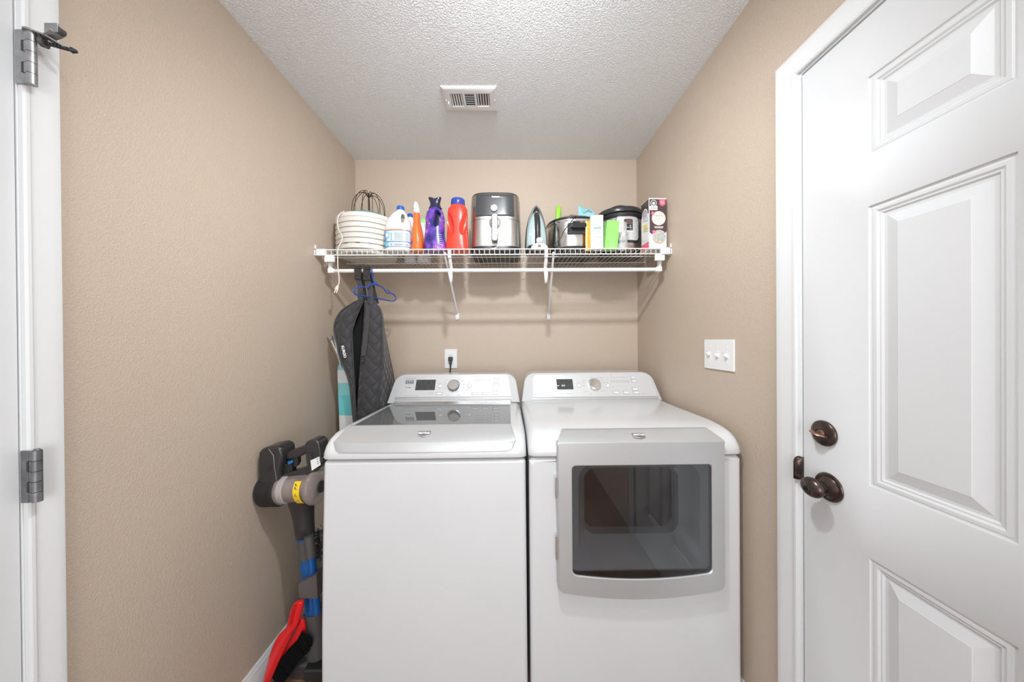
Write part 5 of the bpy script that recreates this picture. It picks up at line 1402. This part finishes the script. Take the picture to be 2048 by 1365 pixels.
# ------------------------------------------------------------------ ironing board
YI = 1.672
ib = thing('ironing_board', 'ironing board with aqua and white striped cover leaning in the corner behind the quilted cover', 'ironing board', (-.86, YI, 0))
zs = [(725, -1, 0), (728, -4.5, 3), (735, -7, 6), (745, -8, 10), (770, -7, 17), (800, -6, 24), (850, -4, 34)]
sm, snt, spn = newmat('striped_cover'); N = snt.nodes; L = snt.links
tcn = N.new('ShaderNodeTexCoord'); sp_ = N.new('ShaderNodeSeparateXYZ'); L.new(tcn.outputs['Object'], sp_.inputs[0])
mr_ = N.new('ShaderNodeMapRange'); mr_.inputs[1].default_value = 0; mr_.inputs[2].default_value = 1.25; L.new(sp_.outputs[2], mr_.inputs[0])
rp_ = N.new('ShaderNodeValToRGB'); rp_.color_ramp.interpolation = 'CONSTANT'; L.new(mr_.outputs[0], rp_.inputs[0])
zz1 = [W(680, y_, YI - .02).z / 1.25 for y_ in (833, 792, 767, 741)]
TQ = (.16, .58, .60, 1); TQ2 = (.26, .66, .66, 1); WH = (.74, .76, .76, 1)
el = rp_.color_ramp.elements; el[0].position = 0; el[0].color = TQ; el[1].position = zz1[3]; el[1].color = TQ2
for pos, c_ in ((.22, WH), (.42, TQ), (zz1[0] - .10, WH), (zz1[0], TQ), (zz1[1], TQ2), (zz1[2], WH)): e_ = el.new(pos); e_.color = c_
L.new(rp_.outputs[0], spn.inputs['Base Color']); spn.inputs['Roughness'].default_value = .8
rings = []
for py, dl, dr_ in [(722, -.5, .5)] + zs:
    a = W(680 + dl, py, YI - .02); b = W(680 + dr_, py, YI - .02)
    a.x = max(a.x, XL + .012)
    rings.append([Vector((a.x, YI + .006, a.z)), Vector((a.x + .003, YI - .012, a.z)), Vector(((a.x + b.x) / 2, YI - .020, a.z)), Vector((b.x - .003, YI - .014, a.z)), Vector((b.x, YI + .006, a.z))])
lw = rings[-1]
for z_, ex in ((.60, .02), (.35, .045), (.03, .055)):
    rings.append([Vector((min(p.x + (ex if k_ > 1 else 0), -.668), p.y, z_)) for k_, p in enumerate(lw)])
wb('board_cover', MB().rings(rings), sm, ib)
ALU = M('silver_tube', (.62, .60, .57), .35, metal=.6, var=.05)
a = W(656, 674, 1.655); a.x = max(a.x, XL + .020); b = W(690, 742, 1.70)
lg = wb('leg_tube', MB().tube([a, b, b + (b - a) * 3.2], .0088, 14), ALU, ib)
wb('leg_cap', MB().cyl(a - (b - a).normalized() * .006, a + (b - a).normalized() * .020, .0125, .0115, 18), M('grey_cap', (.30, .29, .28), .5, var=.05), ib, lg)
wl = [W(670.5, 678, 1.60), W(672.5, 694, 1.60), W(676, 710, 1.61), W(679, 722, 1.63), W(682, 735, 1.65)]
wb('nose_wire', MB().tube(spline(wl, 5), .0035, 8), PLASTIC_W, ib)

# ------------------------------------------------------------------ cordless stick vacuum
YV = 1.222
vc_ = thing('stick_vacuum', 'grey and blue cordless stick vacuum leaning on the tan wall left of the washer', 'vacuum cleaner', (-.80, YV, 0))
def V(px, py, dy=0): return W(px, py, YV + dy)
def VP(pts, y0, y1, r=0):
    """closed outline in photo points, thickened in depth"""
    q = [V(px, py) for px, py in pts]
    def lim(p, y): return Vector((max(p.x, XL + .006), y, p.z))
    return MB().rings([[lim(p, YV + y0) for p in q], [lim(p, YV + y1) for p in q]])
VG = M('gunmetal_plastic', (.045, .043, .045), .3, metal=.35, coat=.15, var=.06, vscale=20)
# round bin, axis nearly along the wall's normal
aL = V(541, 981); aL.x = -.950; aL.y = YV + .010; bR = Vector((-.688, YV - .022, V(652, 968).z))
ax_ = (bR - aL); Ln = ax_.length; ax_.normalize()
def along(t_, r_): return (t_, r_)
def lathe_ax(prof, n=48, cap=True):
    s_ = ax_.cross(Vector((0, 0, 1))).normalized(); u_ = s_.cross(ax_).normalized()
    return MB().rings([[aL + ax_ * t_ + (s_ * cos(2 * pi * k_ / n) + u_ * sin(2 * pi * k_ / n)) * r_ for k_ in range(n)] for t_, r_ in prof], cap=cap)
filt = [(-.014, .030), (-.012, .048), (-.004, .057), (.0, .0605)]
for k_ in range(12):
    t_ = .010 + k_ * .0052; filt += [(t_, .0640), (t_ + .002, .0640), (t_ + .0026, .0618), (t_ + .0045, .0618)]
filt += [(.076, .062), (.078, .056)]
wb('filter_cap', lathe_ax(filt), VG, vc_, angle=50)
CLR = M('smoky_clear_plastic', (.46, .38, .36), .08, coat=.4, alpha=.42, var=.05)
wb('dust_bin', lathe_ax([(.076, .058), (.080, .0600), (.086, .0600), (.090, .0555), (.100, .054), (.190, .0525), (.198, .054)]), CLR, vc_, angle=50)
wb('cyclone_core', lathe_ax([(.080, .040), (.10, .042), (.135, .042), (.137, .030), (.190, .030), (.195, .044), (.20, .044)]), M('taupe_core', (.27, .23, .22), .4, metal=.2, var=.15, vscale=40), vc_, angle=50)
wb('bin_collar', lathe_ax([(.088, .0565), (.092, .0572), (.110, .0565), (.112, .054)], cap=False), M('clear_collar', (.62, .58, .57), .1, alpha=.6, var=.05), vc_)
wb('bin_door', lathe_ax([(.198, .054), (.202, .062), (.208, .0640), (.216, .0640), (.222, .060), (.228, .040), (.229, .020), (.229, .001)]), CLR, vc_, angle=50)
wb('door_hub', lathe_ax([(.229, .022), (.233, .021), (.234, .010), (.231, .004), (.231, .001)]), DGREY, vc_, angle=50)
# warning label band
YEL = M('yellow_label', (.90, .62, .02), .4, var=.04)
s_ = ax_.cross(Vector((0, 0, 1))).normalized(); u_ = s_.cross(ax_).normalized()
rings = []
for k_ in range(13):
    a = R(-52 + 98 * k_ / 12)   # towards the room
    d_ = (-s_ if s_.y > 0 else s_) * cos(a) + u_ * sin(a)
    rings.append([aL + ax_ * t_ + d_ * .0560 for t_ in (.160, .186)] + [aL + ax_ * t_ + d_ * .0552 for t_ in (.186, .160)])
yl_ = wb('warning_label', MB().rings(rings), YEL, vc_)
m = MB()
for k_ in (-30, -8, 18, 30):
    d_ = (-s_ if s_.y > 0 else s_) * cos(R(k_)) + u_ * sin(R(k_)); m.box(aL + ax_ * .173 + d_ * .0563, (.010, .001, .0016)); m.box(aL + ax_ * .170 + d_ * .0563 + u_ * .005, (.004, .001, .0055))
wb('label_print', m, PRINT_D, vc_, yl_)
# motor housing
body_pts = [(531, 958), (530.5, 925), (532, 900), (537, 893), (547, 888.5), (566, 886), (574, 888), (578, 894), (579.5, 905), (574, 930), (571.5, 958), (560, 962), (545, 962)]
mh = wb('motor_housing', VP(body_pts, -.040, .040), VG, vc_, bev=.012, seg=4)
m = MB()
for i in range(5): m.box(V(539.5, 932.5 + i * 2.4, -.0405), (.017, .002, .0017), Matrix.Rotation(R(-28), 3, 'Y'))
wb('air_vents', m, BLACK, vc_, mh)
wb('body_seam', MB().tube([V(537, 898, -.0395), V(547, 912, -.041), V(549, 935, -.041), V(553, 961, -.040)], .0012, 6), M('mid_grey_line', (.22, .21, .21), .35, metal=.4, var=.03), vc_, mh)
# handle loop
gr = wb('grip', VP([(576, 903), (619, 887), (622, 903), (600, 914), (578, 918)], -.018, .018), VG, vc_, bev=.009, seg=4)
wb('lower_arm', VP([(571, 945), (590, 940), (622, 932), (631, 938), (627, 950), (570, 960)], -.020, .020), VG, vc_, bev=.007, seg=4)
bt = wb('battery', VP([(619, 884), (623, 878.5), (632, 875.5), (642, 876), (648, 882), (651, 900), (652, 925), (640, 938), (629, 946), (625, 938), (621, 915)], -.030, .030), VG, vc_, bev=.007, seg=4)
m = MB()
for i in range(15): m.box(V(624.5 + i * .22, 905 + i * 1.9, -.0305), (.011, .0012, .0012), Matrix.Rotation(R(-6), 3, 'Y'))
wb('battery_ribs', m, BLACK, vc_, bt)
wb('rating_label', VP([(631, 915.5), (648, 908), (651, 924), (633.5, 935.5)], -.0312, -.0300), PRINT_W, vc_, bt, smooth=False)
m = MB()
for i, (a, b) in enumerate(((634, 919), (634.5, 923.5), (635, 928))): m.box(V(a + 1, b, -.0316), (.004, .001, .003))
for i in range(3): m.box(V(642, 917 + i * 3.6, -.0316), (.014, .001, .0018), Matrix.Rotation(R(-20), 3, 'Y'))
wb('label_print', m, PRINT_D, vc_, bt)
tg_ = wb('trigger', VP([(588, 912), (599, 909), (599.5, 925), (596, 932), (591, 932), (588, 927), (590.5, 926), (590, 920)], -.010, .010), BLACK, vc_, bev=.003)
wb('release_button', VP([(578, 922), (589, 918), (589, 925), (580, 929)], -.012, .012), M('blue_button', (.02, .16, .42), .35, var=.05), vc_, bev=.003)
wb('trigger_guard', VP([(574, 925), (580, 928), (588, 927), (589, 940), (572, 946)], -.014, .014), BLACK, vc_, bev=.002)
# neck and tubes
def VT(pts, n=24, flat=None, lat=0):
    q = [V(px, py, lat) for px, py, r_ in pts]; return MB().tube(q, [r_ for _, _, r_ in pts], n, flat=flat)
wb('neck', VT([(602, 990, .052), (603, 1003, .046), (606, 1022, .040), (607.5, 1040, .037), (608.5, 1050, .036), (610.5, 1072, .034), (611, 1074, .030)], 28, .85), VG, vc_, angle=60)
BLT = M('blue_anodised_tube', (.020, .155, .52), .28, metal=.6, coat=.2, var=.05)
wb('collar_ring', VT([(610.6, 1072.5, .0345), (610.9, 1076, .0345)], 28, .85), BLT, vc_)
wb('upper_sleeve', VT([(610.8, 1075, .0305), (615, 1116, .0305)], 28, .8), MGREY, vc_)
wb('sleeve_ridge', VT([(617.5, 1072, .017), (622.5, 1114, .017)], 16, lat=-.022), MGREY, vc_)
wb('blue_tube', VT([(614.8, 1113, .0292), (626.5, 1228, .0292)], 28, .8), BLT, vc_)
wb('tube_ridge', VT([(622, 1112, .0145), (634.5, 1226, .0145)], 16, lat=-.020), BLT, vc_)
cl2 = wb('accessory_clip', VP([(612.5, 1150), (648, 1131), (650, 1178), (617, 1178), (614, 1174)], -.048, -.006), M('taupe_plastic', (.10, .088, .085), .45, var=.05), vc_, bev=.002)
wb('lower_joint', VT([(626, 1224, .034), (627, 1232, .034), (631, 1290, .0335), (633.5, 1322, .033)], 4 * 7, .8), MGREY, vc_, angle=60)
wb('joint_fork', MB().box2((-.775, YV - .055, .03), (-.672, YV + .035, .075)), BLACK, vc_, bev=.008)
rings = []
for (z_, k_) in ((.004, .95), (.010, 1.0), (.045, .98), (.066, .86), (.078, .62), (.082, .3)):
    rings.append([Vector((-.790 + .125 * k_ * math.copysign(abs(cos(a)) ** .7, cos(a)), YV + .065 + .085 * k_ * math.copysign(abs(sin(a)) ** .7, sin(a)), z_)) for a in [2 * pi * j / 40 for j in range(40)]])
wb('floor_head', MB().rings(rings), M('glossy_charcoal', (.04, .037, .038), .14, coat=.5, var=.2, vscale=15), vc_)
# round dusting brush clipped beside the tube
bc = W(645, 1086, 1.262)
wb('brush_core', MB().super([(bc.z - .052, bc.x, 1.262, .016, .016, 2), (bc.z + .045, bc.x - .002, 1.262, .016, .016, 2)], 20), MGREY, vc_)
m = MB(); random.seed(5)
for i in range(420):
    z_ = bc.z + random.uniform(-.058, .058); a = random.uniform(0, 2 * pi); r1 = .030 * (1 - .25 * abs((z_ - bc.z) / .058) ** 2)
    d_ = Vector((cos(a), sin(a), random.uniform(-.3, .3))); c0_ = Vector((bc.x, 1.262, z_)); m.tube([c0_ + d_ * .012, c0_ + d_ * (r1 + random.uniform(0, .004))], .0008, 3)
wb('brush_bristles', m, BLACK, vc_)['kind'] = 'stuff'

# ------------------------------------------------------------------ red dustpan and hand brush on the floor
RED = M('bright_red_plastic', (.72, .010, .014), .28, coat=.25, var=.05)
YD = 1.135
hb2 = thing('hand_brush', 'bright red hand brush with black bristles standing by the vacuum and baseboard', 'hand brush', (-.83, YD, 0))
Le = [(1201, 601), (1204, 591), (1212, 584.5), (1226, 580), (1244, 577), (1254, 575), (1260, 569), (1267, 560), (1277, 553), (1289, 547), (1312, 539), (1336, 534), (1352, 530), (1366, 527)]
Re = [(1201, 604), (1204, 607), (1212, 606), (1226, 602.5), (1244, 598), (1254, 593.5), (1260, 589), (1267, 585), (1277, 581), (1289, 575), (1312, 563), (1336, 552), (1352, 545.5), (1366, 539)]
rings = []; YB2 = 1.165
for (y, l), (_, r_) in zip(Le, Re):
    a, b = W(l - 2.5, y, YB2), W(r_ + 2.5, y, YB2); a.x = max(a.x, XL + .014); wd = (b.x - a.x); dpp = .030 if y > 1250 else .024
    ring = []
    for (fx, fy) in ((0, 0), (.18, -.7), (.5, -1), (.8, -.95), (.95, -.55), (1, 0), (.8, .6), (.3, .6)): ring.append(Vector((a.x + wd * fx, YB2 + dpp * fy * .5, a.z)))
    rings.append(ring)
hb_o = wb('handle_body', MB().rings(rings), RED, hb2, sub=1, angle=70)
m = MB()
for i in range(14):
    y = 1212 + i * 3.1; a = W(interp(Le, y) + 1.5, y, YB2 - .006); b = W(interp(Le, y) + 9, y - 1.6, YB2 - .0148)
    m.tube([a, (a + b) / 2 + Vector((0, -.0035, 0)), b], .0013, 5)
wb('grip_ribs', m, RED, hb2, hb_o)
# inner bristle holder (second red piece)
In = [(1236, 599, 607), (1246, 597, 612), (1260, 591, 614), (1270, 585, 611), (1281, 579, 603), (1300, 568, 586), (1318, 557, 573), (1330, 550, 563), (1340, 546, 556)]
rings = []
for y, l, r_ in In:
    a, b = W(l, y, YB2 + .022), W(r_, y, YB2 + .022); rings.append([Vector((a.x, YB2 + .012, a.z)), Vector((b.x, YB2 + .016, b.z)), Vector((b.x, YB2 + .030, b.z)), Vector((a.x, YB2 + .026, a.z))])
wb('bristle_holder', MB().rings(rings), RED, hb2, hb_o, sub=1, angle=70)
BRIS = M('black_bristle', (.008, .008, .009), .9, spec=.1, var=.1)
m = MB(); random.seed(9)
for i in range(1500):
    t_ = random.random(); y = 1262 + t_ * 92; l = interp([(1262, 606), (1281, 597), (1300, 578), (1336, 551), (1366, 541)], y)
    p = W(l - 2, y, YB2 + random.uniform(.004, .028)); q = p + Vector((random.uniform(.026, .042), random.uniform(-.005, .005), random.uniform(-.052, -.034)))
    if q.z < .004: q.z = .004
    if p.z < .006: continue
    m.tube([p, q], .0006, 3)
wb('bristles', m, BRIS, hb2, hb_o)['kind'] = 'stuff'
